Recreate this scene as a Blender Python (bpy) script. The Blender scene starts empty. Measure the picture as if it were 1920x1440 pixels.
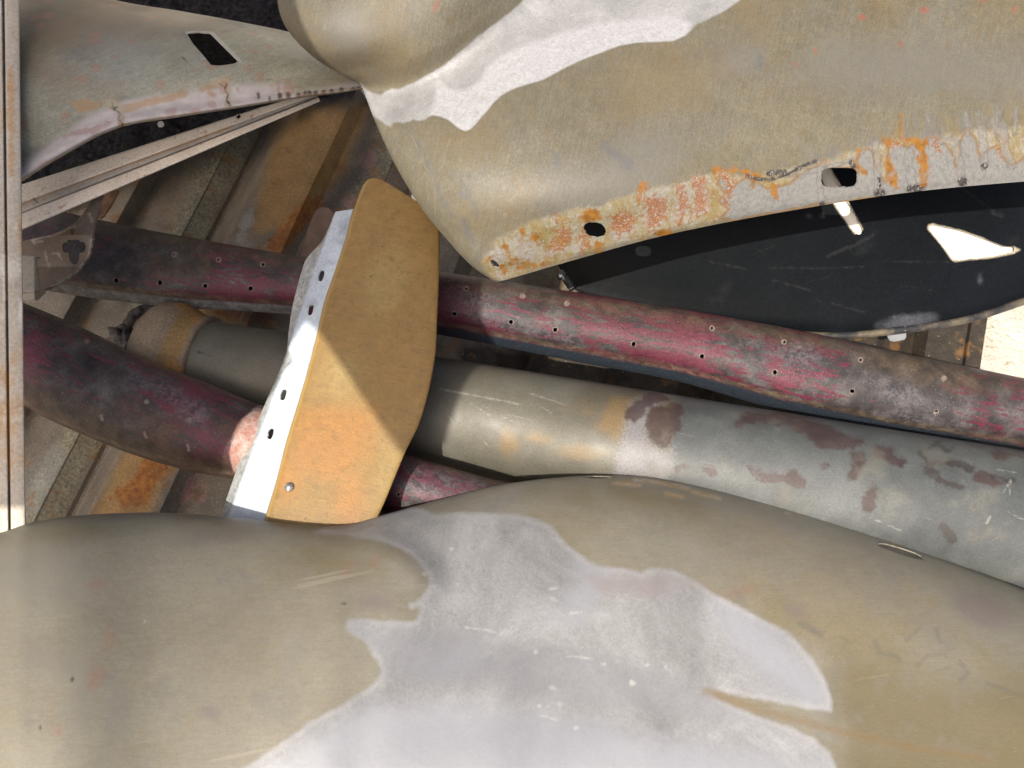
import bpy, bmesh, math, random
import numpy as np
from mathutils import Vector, Matrix, noise as mnoise

# ------------------------------------------------------------------ scene, camera, light
sc = bpy.context.scene
COL = sc.collection
F = 1507.0                       # focal length in photo pixels (1920 wide)
CAMZ = 1.30
TILT = math.radians(19)
cd = bpy.data.cameras.new('camera'); cam = bpy.data.objects.new('camera', cd); COL.objects.link(cam)
cam.location = (0, 0, CAMZ); cam.rotation_euler = (TILT, 0, 0)
cd.sensor_width = 36; cd.lens = 36*F/1920; cd.clip_start = .02; cd.clip_end = 200
cd.dof.use_dof = True; cd.dof.focus_distance = 1.12; cd.dof.aperture_fstop = 9.0
sc.camera = cam

SUN = np.array([-.36, -.36, .86]); SUN /= np.linalg.norm(SUN)
sun_el = math.asin(SUN[2]); sun_az = math.atan2(SUN[0], SUN[1])
w = bpy.data.worlds.new('World'); sc.world = w; w.use_nodes = True
nt = w.node_tree; bg = nt.nodes['Background']
sky = nt.nodes.new('ShaderNodeTexSky'); sky.sky_type = 'NISHITA'; sky.sun_disc = False
sky.sun_elevation = sun_el; sky.sun_rotation = sun_az
sky.air_density = .6; sky.dust_density = 8.0; sky.ozone_density = .3
nt.links.new(sky.outputs[0], bg.inputs[0]); bg.inputs[1].default_value = .122
sd = bpy.data.lights.new('sun', 'SUN'); sd.energy = 4.0; sd.angle = math.radians(.4); sd.color = (1, .935, .83)
so = bpy.data.objects.new('sun', sd); COL.objects.link(so)
so.rotation_euler = Vector(SUN).to_track_quat('Z', 'Y').to_euler(); so.location = (-2, -2, 4)
vs = sc.view_settings
vs.view_transform = 'Standard'; vs.look = 'None'; vs.exposure = .78; vs.gamma = 1; vs.use_curve_mapping = False

# ------------------------------------------------------------------ helpers: camera mapping and splines
cT, sT = math.cos(TILT), math.sin(TILT)
def ray(p):
    p = np.asarray(p, float); x = (p[..., 0]-960)/F; y = -(p[..., 1]-720)/F
    return np.stack([x, y*cT+sT, y*sT-cT], -1)
def W(px, py, h):
    r = ray([px, py]); t = (CAMZ-h)/(-r[2]); return np.array([0, 0, CAMZ])+r*t
def WA(g):
    g = np.asarray(g, float); r = ray(g[..., :2]); t = (CAMZ-g[..., 2])/(-r[..., 2])
    return np.array([0, 0, CAMZ])+r*t[..., None]
def project(V):
    q = V-np.array([0, 0, CAMZ]); x = q[:, 0]; y = q[:, 1]*cT+q[:, 2]*sT; z = -q[:, 1]*sT+q[:, 2]*cT
    return np.stack([960+F*x/-z, 720-F*y/-z], 1)
def cr(P, n):
    """Catmull-Rom through P (k,...) sampled at n points, spread by chord length"""
    P = np.asarray(P, float); k = len(P)
    d = np.linalg.norm((P[1:]-P[:-1]).reshape(k-1, -1), axis=1); s = np.concatenate([[0], np.cumsum(d)]); s /= s[-1]
    u = np.interp(np.linspace(0, 1, n), s, np.arange(k))
    return crp(P, u)
def crp(P, u):
    k = len(P); i = np.clip(np.floor(u).astype(int), 0, k-2); f = u-i
    Q = np.concatenate([[2*P[0]-P[1]], P, [2*P[-1]-P[-2]]])
    sh = (-1,)+(1,)*(P.ndim-1); f = f.reshape(sh)
    a, b, c, e = Q[i], Q[i+1], Q[i+2], Q[i+3]
    return .5*(2*b+(c-a)*f+(2*a-5*b+4*c-e)*f*f+(3*b-a-3*c+e)*f**3)
def loft(rows, nu, nv):
    """rows: list of rows of (px,py,h); -> (nv,nu,3) world grid"""
    G = np.asarray(rows, float)
    Wd = WA(G)
    # row parameter spread by mean chord
    d = np.linalg.norm(Wd[1:]-Wd[:-1], axis=2).mean(1)+.004; s = np.concatenate([[0], np.cumsum(d)]); s /= s[-1]
    A = crp(Wd, np.interp(np.linspace(0, 1, nv), s, np.arange(len(s))))
    d = np.linalg.norm(Wd[:, 1:]-Wd[:, :-1], axis=2).mean(0)+.004; s = np.concatenate([[0], np.cumsum(d)]); s /= s[-1]
    B = crp(np.swapaxes(A, 0, 1), np.interp(np.linspace(0, 1, nu), s, np.arange(len(s))))
    return np.swapaxes(B, 0, 1)

# signed distances in photo pixels (paint edges, stains, holes lie on the surface where they are)
def sd_poly(P, poly):
    poly = np.asarray(poly, float); d = np.full(len(P), 1e9); ins = np.zeros(len(P), bool)
    for a, b in zip(poly, np.roll(poly, -1, 0)):
        e = b-a; q = P-a; t = np.clip((q@e)/max(e@e, 1e-9), 0, 1)
        d = np.minimum(d, np.linalg.norm(q-t[:, None]*e, axis=1))
        c = ((a[1] <= P[:, 1]) != (b[1] <= P[:, 1]))
        xs = a[0]+(P[:, 1]-a[1])*e[0]/(e[1] if abs(e[1]) > 1e-9 else 1e-9)
        ins ^= c & (P[:, 0] < xs)
    return np.where(ins, -d, d)
def sd_stroke(P, pts, r0, r1=None):
    pts = np.asarray(pts, float); r1 = r0 if r1 is None else r1; d = np.full(len(P), 1e9); n = len(pts)-1
    if n == 0: return np.linalg.norm(P-pts[0], axis=1)-r0
    for i in range(n):
        a, b = pts[i], pts[i+1]; e = b-a; q = P-a; t = np.clip((q@e)/max(e@e, 1e-9), 0, 1)
        d = np.minimum(d, np.linalg.norm(q-t[:, None]*e, axis=1)-(r0+(r1-r0)*(i+t)/n))
    return d
def sdf(P, shapes):
    d = np.full(len(P), 400.)
    for s in shapes:
        if s[0] == 'p': v = sd_poly(P, s[1])
        elif s[0] == 's': v = sd_stroke(P, *s[1:])
        elif s[0] == 'e':
            cx, cy, rx, ry, a = s[1:]; a = math.radians(a); q = P-np.array([cx, cy])
            x = (q[:, 0]*math.cos(a)+q[:, 1]*math.sin(a))/rx; y = (-q[:, 0]*math.sin(a)+q[:, 1]*math.cos(a))/ry
            v = (np.sqrt(x*x+y*y)-1)*min(rx, ry)
        d = np.minimum(d, v)
    return d
def ell(cx, cy, rx, ry, a=0, n=28, p=2.0):
    a = math.radians(a); o = []
    for i in range(n):
        t = 2*math.pi*i/n; c, s = math.cos(t), math.sin(t)
        x = rx*math.copysign(abs(c)**(2/p), c); y = ry*math.copysign(abs(s)**(2/p), s)
        o.append((cx+x*math.cos(a)-y*math.sin(a), cy+x*math.sin(a)+y*math.cos(a)))
    return o
def dense(poly, step=2.):
    poly = np.asarray(poly, float); o = []
    for a, b in zip(poly, np.roll(poly, -1, 0)):
        n = max(1, int(np.linalg.norm(b-a)/step))
        for i in range(n): o.append(a+(b-a)*i/n)
    return np.array(o)

def finish(me, attrs=None, lip=None, smooth=True):
    n = len(me.vertices); V = np.empty(n*3); me.vertices.foreach_get('co', V); V = V.reshape(-1, 3)
    P = project(V)
    a = me.attributes.new('rest', 'FLOAT_VECTOR', 'POINT')
    a.data.foreach_set('vector', np.concatenate([P/100, np.zeros((n, 1))], 1).ravel())
    for k, sh in (attrs or {}).items():
        a = me.attributes.new(k, 'FLOAT', 'POINT'); a.data.foreach_set('value', np.clip(sdf(P, sh), -400, 400))
    if lip is not None:
        pts = np.asarray(lip, float); best = np.full(n, 1e9); S = np.zeros(n); L = 0
        for i in range(len(pts)-1):
            e = pts[i+1]-pts[i]; le = np.linalg.norm(e); q = P-pts[i]; t = np.clip((q@e)/(le*le), 0, 1)
            d = np.linalg.norm(q-t[:, None]*e, axis=1); m = d < best
            best = np.where(m, d, best); S = np.where(m, L+t*le, S); L += le
        a = me.attributes.new('lip', 'FLOAT_VECTOR', 'POINT')
        a.data.foreach_set('vector', np.stack([S/100, best/100, np.zeros(n)], 1).ravel())
    if smooth: me.polygons.foreach_set('use_smooth', np.ones(len(me.polygons), bool))
    me.update()

def link(name, me, mat, parent=None, base=None):
    o = bpy.data.objects.new(name, me); COL.objects.link(o); me.materials.append(mat)
    if parent is not None:
        o.parent = parent; b = Vector(parent['base']); o['base'] = tuple(b)
        me.transform(Matrix.Translation(-b))
    else:
        n = len(me.vertices); V = np.empty(n*3); me.vertices.foreach_get('co', V); V = V.reshape(-1, 3)
        b = Vector((float(V[:, 0].mean()), float(V[:, 1].mean()), float(V[:, 2].min()))) if base is None else Vector(base)
        me.transform(Matrix.Translation(-b)); o.location = b; o['base'] = tuple(b)
    return o
def thing(name, label, cat, base, group=None):
    o = bpy.data.objects.new(name, None); COL.objects.link(o); o.empty_display_size = .05
    o.location = base; o['base'] = tuple(float(x) for x in base); tag(o, label, cat, group); return o
def tag(o, label, cat, group=None, kind=None):
    o['label'] = label; o['category'] = cat
    if group: o['group'] = group
    if kind: o['kind'] = kind
    return o
def solidify(o, t, off=-1):
    me = o.data; ei = np.empty(len(me.loops), int); me.loops.foreach_get('edge_index', ei)
    sharp = np.bincount(ei, minlength=len(me.edges)) == 1                # crisp cut edges
    a = me.attributes.get('sharp_edge') or me.attributes.new('sharp_edge', 'BOOLEAN', 'EDGE'); a.data.foreach_set('value', sharp)
    m = o.modifiers.new('sheet', 'SOLIDIFY'); m.thickness = t; m.offset = off; m.use_even_offset = False; return o

def grid_mesh(G, holes=(), close=False, attrs=None, lip=None, outline=None, tube=False):
    """G (nv,nu,3) -> mesh; holes: outlines in photo pixels cut through the sheet"""
    nv, nu = G.shape[:2]; V = G.reshape(-1, 3).copy()
    idx = np.arange(nv*nu).reshape(nv, nu)
    if close: idx = np.concatenate([idx, idx[:1]], 0)
    f = np.stack([idx[:-1, :-1], idx[:-1, 1:], idx[1:, 1:], idx[1:, :-1]], -1).reshape(-1, 4)
    # keep normals towards the camera
    c = V[f]; nrm = np.cross(c[:, 2]-c[:, 0], c[:, 3]-c[:, 1])
    view = np.array([0, 0, CAMZ])-c.mean(1)
    vis = (nrm*view).sum(1)
    if not (close or tube) and vis.sum() < 0: f = f[:, ::-1]
    if close or tube:
        axis_c = G.mean(0)[np.minimum(f[:, 0] % nu, nu-1)]
        if ((nrm*(c.mean(1)-axis_c)).sum(1)).sum() < 0: f = f[:, ::-1]
    if holes or outline is not None:
        P = project(V); keep = np.ones(len(f), bool)
        c = V[f]; nrm = np.cross(c[:, 2]-c[:, 0], c[:, 3]-c[:, 1]); front = (nrm*(np.array([0, 0, CAMZ])-c.mean(1))).sum(1) > 0
        fv = np.zeros(len(V), bool); fv[f[front].ravel()] = True
        todo = [(h, False) for h in holes]+([(outline, True)] if outline is not None else [])
        for h, inv in todo:
            hp = dense(h, 1.0); s = sd_poly(P, h); s = -s if inv else s
            ins = (s < 0) & fv
            keep &= ~((ins[f].all(1)) & front)
            part = f[(ins[f].any(1)) & ~(ins[f].all(1)) & front]
            for v in np.unique(part.ravel()):
                if ins[v]:
                    k = np.argmin(((hp-P[v])**2).sum(1)); q = hp[k]
                    q0 = V[v]-np.array([0, 0, CAMZ]); r0 = ray(P[v]); t = (q0@r0)/(r0@r0)
                    V[v] = np.array([0, 0, CAMZ])+ray(q)*t
        f = f[keep]
        used = np.unique(f.ravel()); mp = np.full(len(V), -1); mp[used] = np.arange(len(used)); V = V[used]; f = mp[f]
    me = bpy.data.meshes.new('m'); me.from_pydata(V.tolist(), [], f.tolist())
    finish(me, attrs, lip); return me

def row_at(G, pts):
    """index of the grid row that follows the given control row"""
    t = WA(np.asarray(pts, float)[3:]); return int(np.argmin([np.linalg.norm(t[:, None]-G[i][None], axis=2).min(1).mean() for i in range(len(G))]))
def wob(G, amp, sc_, seed=0):
    """small hand-beaten unevenness of the sheet, along z"""
    V = G.reshape(-1, 3)
    for i in range(len(V)):
        V[i, 2] += amp*mnoise.noise(Vector(V[i]*sc_)+Vector((seed, 0, 0)))
    return G

# ------------------------------------------------------------------ materials
class Mat:
    def __init__(s, name, rough=.5, metal=0., spec=.5):
        s.m = bpy.data.materials.new(name); s.m.use_nodes = True; s.t = s.m.node_tree; s.n = s.t.nodes
        s.b = s.n['Principled BSDF']; s.b.inputs['Metallic'].default_value = metal
        s.b.inputs['Specular IOR Level'].default_value = spec
        s.tc = s.n.new('ShaderNodeTexCoord'); s.r = rough; s.mt = metal; s.c = None; s.h = None
    def lk(s, a, b): s.t.links.new(a, b)
    def attr(s, n, vec=False):
        a = s.n.new('ShaderNodeAttribute'); a.attribute_name = n; return a.outputs['Vector' if vec else 'Fac']
    def co(s, kind, scl=(1, 1, 1), rot=0):
        v = s.tc.outputs['Object'] if kind == 'obj' else s.attr(kind, True)
        mp = s.n.new('ShaderNodeMapping'); mp.inputs['Scale'].default_value = scl; mp.inputs['Rotation'].default_value = (0, 0, math.radians(rot))
        s.lk(v, mp.inputs[0]); return mp.outputs[0]
    def rotco(s, kind, rot, scl):
        """rotate first, then stretch"""
        v = s.co(kind, (1, 1, 1), rot); mp = s.n.new('ShaderNodeMapping'); mp.inputs['Scale'].default_value = scl; s.lk(v, mp.inputs[0]); return mp.outputs[0]
    def noise(s, scale, kind='obj', detail=4, rough=.55, scl=(1, 1, 1), rot=0, dist=0, off=0):
        n = s.n.new('ShaderNodeTexNoise'); n.inputs['Scale'].default_value = scale; n.inputs['Detail'].default_value = detail
        n.inputs['Roughness'].default_value = rough; n.inputs['Distortion'].default_value = dist
        v = s.rotco(kind, rot, scl)
        if off:
            a = s.n.new('ShaderNodeVectorMath'); a.operation = 'ADD'; a.inputs[1].default_value = (off, off*.7, off*1.3); s.lk(v, a.inputs[0]); v = a.outputs[0]
        s.lk(v, n.inputs['Vector']); return n.outputs['Fac']
    def ma(s, op, a, b=None, clamp=False):
        n = s.n.new('ShaderNodeMath'); n.operation = op; n.use_clamp = clamp
        for i, x in enumerate((a, b)):
            if x is None: continue
            if isinstance(x, (int, float)): n.inputs[i].default_value = x
            else: s.lk(x, n.inputs[i])
        return n.outputs[0]
    def rng(s, v, a, b, c=0., d=1., smooth=True):
        n = s.n.new('ShaderNodeMapRange'); n.interpolation_type = 'SMOOTHSTEP' if smooth else 'LINEAR'
        s.lk(v, n.inputs[0])
        for i, x in enumerate((a, b, c, d)): n.inputs[i+1].default_value = x
        return n.outputs[0]
    def ramp(s, v, stops):
        n = s.n.new('ShaderNodeValToRGB'); e = n.color_ramp.elements
        while len(e) < len(stops): e.new(.5)
        for k, (p, c) in enumerate(stops): e[k].position = p; e[k].color = (*c, 1)
        s.lk(v, n.inputs[0]); return n.outputs[0]
    def col(s, c):
        if isinstance(c, tuple):
            n = s.n.new('ShaderNodeRGB'); n.outputs[0].default_value = (*c, 1); return n.outputs[0]
        return c
    def mix(s, f, a, b, mode='MIX'):
        n = s.n.new('ShaderNodeMix'); n.data_type = 'RGBA'; n.blend_type = mode
        if isinstance(f, (int, float)): n.inputs[0].default_value = f
        else: s.lk(f, n.inputs[0])
        s.lk(s.col(a), n.inputs[6]); s.lk(s.col(b), n.inputs[7]); return n.outputs[2]
    def mixf(s, f, a, b):
        n = s.n.new('ShaderNodeMix'); n.data_type = 'FLOAT'; s.lk(f, n.inputs[0])
        for i, x in ((2, a), (3, b)):
            if isinstance(x, (int, float)): n.inputs[i].default_value = x
            else: s.lk(x, n.inputs[i])
        return n.outputs[0]
    def base(s, c): s.c = s.col(c); return s
    def mask(s, name, amp=4, scale=60, soft=3, off=0, kind='obj', scl=(1, 1, 1), rot=0, detail=5):
        """1 inside the stain (signed distance < 0), its edge broken by noise"""
        a = s.attr(name)
        if amp:
            n = s.noise(scale, kind, detail, .65, scl, rot, off=off); n = s.ma('MULTIPLY', s.ma('SUBTRACT', n, .5), 2*amp); a = s.ma('ADD', a, n)
        return s.rng(a, -soft, soft, 1, 0)
    def layer(s, f, c, rough=None, metal=None, op=1.):
        if op != 1: f = s.ma('MULTIPLY', f, op)
        s.c = s.mix(f, s.c, c)
        if rough is not None: s.r = s.mixf(f, s.r, rough)
        if metal is not None: s.mt = s.mixf(f, s.mt, metal)
        return s
    def outline(s, name, c, amp=4, scale=60, width=3, op=.8, detail=6, rough=None):
        """tide mark along the edge of a stain"""
        a = s.ma('ADD', s.attr(name), s.ma('MULTIPLY', s.ma('SUBTRACT', s.noise(scale, 'obj', detail, .65), .5), 2*amp))
        return s.layer(s.rng(s.ma('ABSOLUTE', a), width*.3, width, 1, 0), c, rough, None, op)
    def mult(s, v, lo, hi, a=.3, b=.7):
        k = s.rng(v, a, b, lo, hi, False); cc = s.n.new('ShaderNodeCombineColor')
        for i in range(3): s.lk(k, cc.inputs[i])
        s.c = s.mix(1., s.c, cc.outputs[0], 'MULTIPLY'); return s
    def blotch(s, c, scale, lo, hi, kind='obj', op=1., scl=(1, 1, 1), rot=0, off=0, detail=5, rough=None, dist=0):
        f = s.rng(s.noise(scale, kind, detail, .6, scl, rot, dist, off), lo, hi); return s.layer(f, c, rough, None, op)
    def specks(s, c, scale, thr, op=1., size=.25):
        v = s.n.new('ShaderNodeTexVoronoi'); v.inputs['Scale'].default_value = scale; s.lk(s.tc.outputs['Object'], v.inputs['Vector'])
        sep = s.n.new('ShaderNodeSeparateColor'); s.lk(v.outputs['Color'], sep.inputs[0])
        sel = s.ma('GREATER_THAN', sep.outputs[0], thr); d = s.rng(v.outputs['Distance'], size*.5, size, 1, 0)
        return s.layer(s.ma('MULTIPLY', sel, d), c, None, None, op)
    def scratch(s, c, rot, op=.6, thr=.7, scale=1.0, kind='rest', off=0, long=1.5, thin=40):
        n = s.noise(scale, kind, 3, .6, (long, thin, 1), rot, .15, off)
        g = s.noise(1.1, kind, 2, .5, off=off+3)
        f = s.ma('MULTIPLY', s.rng(n, thr, thr+.05), s.rng(g, .45, .6)); return s.layer(f, c, None, None, op)
    def bump(s, v, dist, strength=1.):
        n = s.n.new('ShaderNodeBump'); n.inputs['Strength'].default_value = strength; n.inputs['Distance'].default_value = dist
        s.lk(v, n.inputs['Height'])
        if s.h is not None: s.lk(s.h, n.inputs['Normal'])
        s.h = n.outputs[0]; return s
    def done(s):
        s.lk(s.c, s.b.inputs['Base Color'])
        for k, v in (('Roughness', s.r), ('Metallic', s.mt)):
            if isinstance(v, (int, float)): s.b.inputs[k].default_value = v
            else: s.lk(v, s.b.inputs[k])
        if s.h is not None: s.lk(s.h, s.b.inputs['Normal'])
        return s.m

def olive(m, warm=1.0, brush=80, k=.56, t=1.):
    """weathered bare-steel skin: olive grey with tan and ochre clouds and fine grain"""
    n = m.noise(5, detail=6, rough=.6, dist=.4)
    m.base(m.ramp(n, [(.25, (.21*k, .188*k, .128*k)), (.42, (.268*k, .24*k, .178*k)), (.55, (.285*k, .26*k, .195*k)), (.75, (.26*k, .22*k, .13*k))]))
    m.blotch((.30*k, .215*k, .10*k), 3.2, .52, .72, off=5, op=.55*warm, detail=7)
    m.blotch((.34*k, .325*k, .30*k), 4.5, .55, .75, off=9, op=.6)
    m.blotch((.19*k, .185*k, .17*k), 9, .58, .72, off=13, op=.5)
    m.blotch((.31*k, .20*k, .075*k), 140, .56, .72, off=17, op=.35*warm, scl=(1, 1, .3), detail=6)
    m.mult(m.noise(420, detail=3), 1-0.20*t, 1+0.18*t)
    m.mult(m.noise(70, 'rest', 4, .65, (.10, 1, 1), brush), 1-0.18*t, 1+0.16*t)
    m.mult(m.noise(26, detail=8, rough=.75, off=30), 1-0.15*t, 1+0.13*t)
    m.mult(m.noise(20, 'rest', 6, .75, (.10, 1, 1), brush, .3, 37), 1-0.20*t, 1+0.18*t)
    m.blotch((.30*k, .20*k, .08*k), 24, .53, .66, 'rest', .35*warm, (.14, 1, 1), brush, 47, 7)
    m.mult(m.noise(110, detail=6, rough=.75, off=33, dist=.6), 1-0.16*t, 1+0.14*t)
    m.r = m.rng(m.noise(9, off=3), .3, .7, .40, .58)
    return m
def baremetal(m, f):
    """sanded light grey patch laid over the skin where f=1"""
    c = m.ramp(m.noise(8, detail=9, rough=.72, dist=.6, off=40), [(.3, (.142, .143, .142)), (.46, (.198, .199, .198)), (.58, (.240, .241, .240)), (.72, (.315, .316, .315))])
    swirl = m.noise(150, detail=4, rough=.7, dist=2.5, off=44)
    k = m.rng(swirl, .3, .7, .82, 1.16, False); cc = m.n.new('ShaderNodeCombineColor'); [m.lk(k, cc.inputs[i]) for i in range(3)]
    c = m.mix(1., c, cc.outputs[0], 'MULTIPLY')
    return m.layer(f, c, .5, .1)

# ------------------------------------------------------------------ ground and truck bed
def plane_mesh(x0, y0, x1, y1, z, n=2):
    xs = np.linspace(x0, x1, n); ys = np.linspace(y0, y1, n); X, Y = np.meshgrid(xs, ys)
    return grid_mesh(np.stack([X, Y, np.full_like(X, z)], -1))
m = Mat('pale_gravel', .9)
m.base(m.ramp(m.noise(9, detail=8), [(.3, (0.575, 0.517, 0.414)), (.6, (0.759, 0.701, 0.586)), (.8, (0.828, 0.793, 0.713))]))
m.blotch((0.414, 0.333, 0.207), 28, .56, .66, scl=(1, 2.4, 1), op=.8)
m.bump(m.noise(60, detail=8, rough=.7), .02); G_MAT = m.done()
ground = link('ground', plane_mesh(-60, -60, 60, 60, -.40), G_MAT, base=(0, 0, -.40))
tag(ground, 'pale sunlit gravel ground beyond the edge of the truck bed', 'ground', kind='structure')

rd = ray([2459, -3656]); RIB = np.array([rd[0], rd[1], 0]); RIB /= np.linalg.norm(RIB); PERP = np.array([RIB[1], -RIB[0], 0])
FZ = -.14
def pq(px, py, h=FZ): v = W(px, py, h); return v@PERP, v@RIB
p0 = pq(443, 440)[0]; PER = pq(779, 440)[0]-p0
p_r = pq(1845, 640)[0]; q_far = pq(640, 175)[1]; q_near = -1.3
prof = [(0, .036), (.012, .040), (.022, .041), (.285, .041), (.295, .040), (.305, .036), (.375, .004), (.385, .001), (.40, 0), (.60, 0), (.685, 0), (.695, -.001), (.705, -.004), (.84, -.026), (.865, -.034), (.88, -.036), (.895, -.034), (.985, .030)]
pts = []
k0 = math.floor((pq(-350, 720)[0]-p0)/PER)
for k in range(k0, 12):
    for u, z in prof:
        p = pq(443+336*(k+u), 440, FZ+z)[0]
        if p < p_r-.115: pts.append((p, z))
pts += [(p_r-.105, .0), (p_r-.035, 0), (p_r-.0335, -.006), (p_r-.0315, -.006), (p_r-.030, .004), (p_r-.002, .004), (p_r, 0), (p_r, -.05)]
pts = np.array(pts)
# refine profile so the corners stay crisp but slightly rounded
qs = np.linspace(q_near, q_far, 150)
G = np.zeros((len(qs), len(pts), 3))
for j, (p, z) in enumerate(pts):
    G[:, j] = PERP*p+RIB*qs[:, None]; G[:, j, 2] = z+FZ
dens = []
for j in range(len(pts)-1):
    n = max(1, int(abs(pts[j+1, 0]-pts[j, 0])/.012))
    for i in range(n): dens.append(G[:, j]*(1-i/n)+G[:, j+1]*i/n)
dens.append(G[:, -1]); G = np.stack(dens, 1); wob(G, .003, 7)
bed = thing('truck_bed', 'ribbed rusty truck bed floor beneath the pile of stripped car parts', 'truck bed', tuple(W(960, 720, FZ)-np.array([0, 0, .05])))
m = Mat('bed_steel', .62, .15)
m.base(m.ramp(m.noise(4, detail=7, rough=.62), [(.3, (0.119, 0.096, 0.067)), (.5, (0.189, 0.161, 0.121)), (.7, (0.227, 0.184, 0.124))]))
m.blotch((0.236, 0.143, 0.053), 3.0, .52, .68, off=4, op=.8, detail=7)
m.blotch((0.208, 0.212, 0.170), 6, .56, .72, off=8, op=.7)
m.blotch((0.057, 0.047, 0.035), 5, .60, .74, off=12, op=.7)
m.layer(m.mask('green', 14, 55, 8), m.ramp(m.noise(160, detail=4), [(.35, (0.129, 0.124, 0.079)), (.6, (0.307, 0.285, 0.180))]), op=.7)
m.layer(m.mask('amber', 12, 30, 14), (0.341, 0.193, 0.049), op=.75)
m.layer(m.mask('rust', 22, 70, 5, detail=8), m.ramp(m.noise(90, detail=5), [(.35, (0.208, 0.069, 0.013)), (.65, (0.379, 0.147, 0.026))]), .85, 0, op=.9)
m.layer(m.mask('pink', 10, 60, 4), (0.379, 0.221, 0.195), op=.8)
m.layer(m.mask('cold', 20, 30, 10), (0.285, 0.285, 0.240), op=.8)
m.layer(m.mask('rust_shade', 24, 24, 16, detail=7), m.ramp(m.noise(45, detail=6), [(.35, (0.015, 0.011, 0.007)), (.55, (0.030, 0.022, 0.014)), (.7, (0.050, 0.034, 0.017))]), op=.95)  # paints shade into the gap between the bars, plus darker rust at right
m.layer(m.mask('floor_shade', 18, 18, 30), (0.034, 0.027, 0.023), op=.9)  # dark rib side and shaded recesses painted into the floor colour
m.layer(m.mask('arris', 5, 60, 4), (0.335, 0.271, 0.189), op=.8)
m.mult(m.noise(260, detail=4, rough=.7), .66, 1.28); m.blotch((0.223, 0.108, 0.031), 26, .56, .66, op=.6, off=33, detail=8); m.mult(m.noise(24, detail=7, rough=.7, off=3), .75, 1.2)
m.specks((0.427, 0.394, 0.338), 160, .90, .5)
m.bump(m.noise(160, detail=5, rough=.7), .0015); BED = m.done()
def ribline(x, y, y2): return (x+(2459-x)*(y-y2)/(y+3656.), y2)
gp = lambda x0, x1, y0, y1: ('p', [ribline(x0, 900, y0), ribline(x1, 900, y0), ribline(x1, 900, y1), ribline(x0, 900, y1)])
att = dict(
    green=[gp(70, 150, 1000, 100), gp(405, 480, 560, 60)],
    amber=[gp(205, 312, 1000, 560), ('p', [(520, 200), (700, 190), (640, 330), (560, 420), (470, 440)])],
    rust=[('p', [(270, 845), (320, 850), (318, 880), (290, 905), (275, 940), (230, 955), (205, 925), (240, 905), (262, 880)]),
          ('p', [(560, 385), (600, 352), (606, 385), (560, 440), (530, 472), (496, 470), (520, 430)]), ('e', 450, 575, 60, 30, 10)],
    pink=[('p', [(352, 878), (362, 900), (362, 930), (348, 958), (336, 940), (345, 905)]), ('s', [(376, 885), (384, 915), (380, 945)], 6), ('e', 655, 378, 14, 16, 0), ('e', 690, 300, 16, 22, 0)],
    cold=[('p', [(440, 455), (452, 420), (470, 390), (480, 400), (462, 440), (470, 470)]), ('s', [(250, 600), (262, 585), (275, 560)], 8), ('s', [(60, 940), (110, 850)], 18)],
    rust_shade=[('p', [(860, 640), (1350, 690), (1700, 600), (1860, 560), (1860, 720), (1700, 860), (1300, 780), (860, 700)])],
    arris=[('s', [ribline(200, 900, 1000), ribline(200, 900, 100)], 2), ('s', [ribline(305, 900, 1000), ribline(305, 900, 150)], 1.5)],
    floor_shade=[('p', [(715, 235), (690, 340), (630, 395), (600, 400), (660, 300), (690, 200)]), ('s', [(640, 180), (700, 180)], 30), ('e', 480, 590, 60, 26, 8)])
fm = grid_mesh(G, attrs=att); fm.set_sharp_from_angle(angle=math.radians(22)); link('floor', fm, BED, bed)

# added unseen sheet overhead, outline shaped to shade the left and admit sun wedge
ZR = 1.72
edge_pts = [(600, -260, .29), (700, 60, .29), (724, 170, .28), (722, 325, .32), (832, 396, .30), (832, 520, .29), (827, 600, .285), (812, 712, .28), (786, 800, .27), (757, 857, .265),
    (592, 628, .29), (557, 602, .27), (533, 660, .24), (503, 737, .235), (486, 764, .21), (452, 792, .225), (430, 830, .225), (405, 890, .20), (300, 900, .16)]
rp = []
for x, y, h in edge_pts:
    v = W(x, y, h); v = v+SUN*(ZR-v[2])/SUN[2]; rp.append((v[0], v[1]))
kx = SUN[0]/SUN[2]*ZR; ky = SUN[1]/SUN[2]*ZR
rp += [(-.545+kx, .31+ky), (-.56+kx, -.38+ky)]
rp = [(-1.75, rp[0][1])]+rp+[(-1.75, rp[-1][1])]
bm = bmesh.new(); vs_ = [bm.verts.new((x, y, ZR)) for x, y in rp]; fc = bm.faces.new(vs_)
bmesh.ops.recalc_face_normals(bm, faces=[fc]); ex = bmesh.ops.extrude_face_region(bm, geom=[fc]); bmesh.ops.translate(bm, vec=(0, 0, .012), verts=[v for v in ex['geom'] if isinstance(v, bmesh.types.BMVert)])
bmesh.ops.triangulate(bm, faces=[f for f in bm.faces if len(f.verts) > 4])
me = bpy.data.meshes.new('m'); bm.to_mesh(me); bm.free(); finish(me, smooth=False)
blocker = thing('sun_blocker', 'added out-of-view sheet on two posts at the left, shaped to shade the pile', 'sun blocker', (-1.65, -.3, -.40))
m = Mat('blocker_grey', .6); m.base(m.ramp(m.noise(6, detail=6), [(.3, (.30, .28, .25)), (.6, (.42, .40, .37))])); RF = m.done()
link('blocker_sheet', me, RF, blocker)
for yy in (rp[0][1]-.15, rp[-1][1]+.15):
    bm = bmesh.new(); bmesh.ops.create_cube(bm, size=1); bmesh.ops.scale(bm, vec=(.09, .09, ZR+.40), verts=bm.verts); bmesh.ops.translate(bm, vec=(-1.65, yy, (ZR-.40)/2-.002), verts=bm.verts)
    me = bpy.data.meshes.new('m'); bm.to_mesh(me); bm.free(); finish(me, smooth=False); link('blocker_post', me, RF, blocker)

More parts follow.
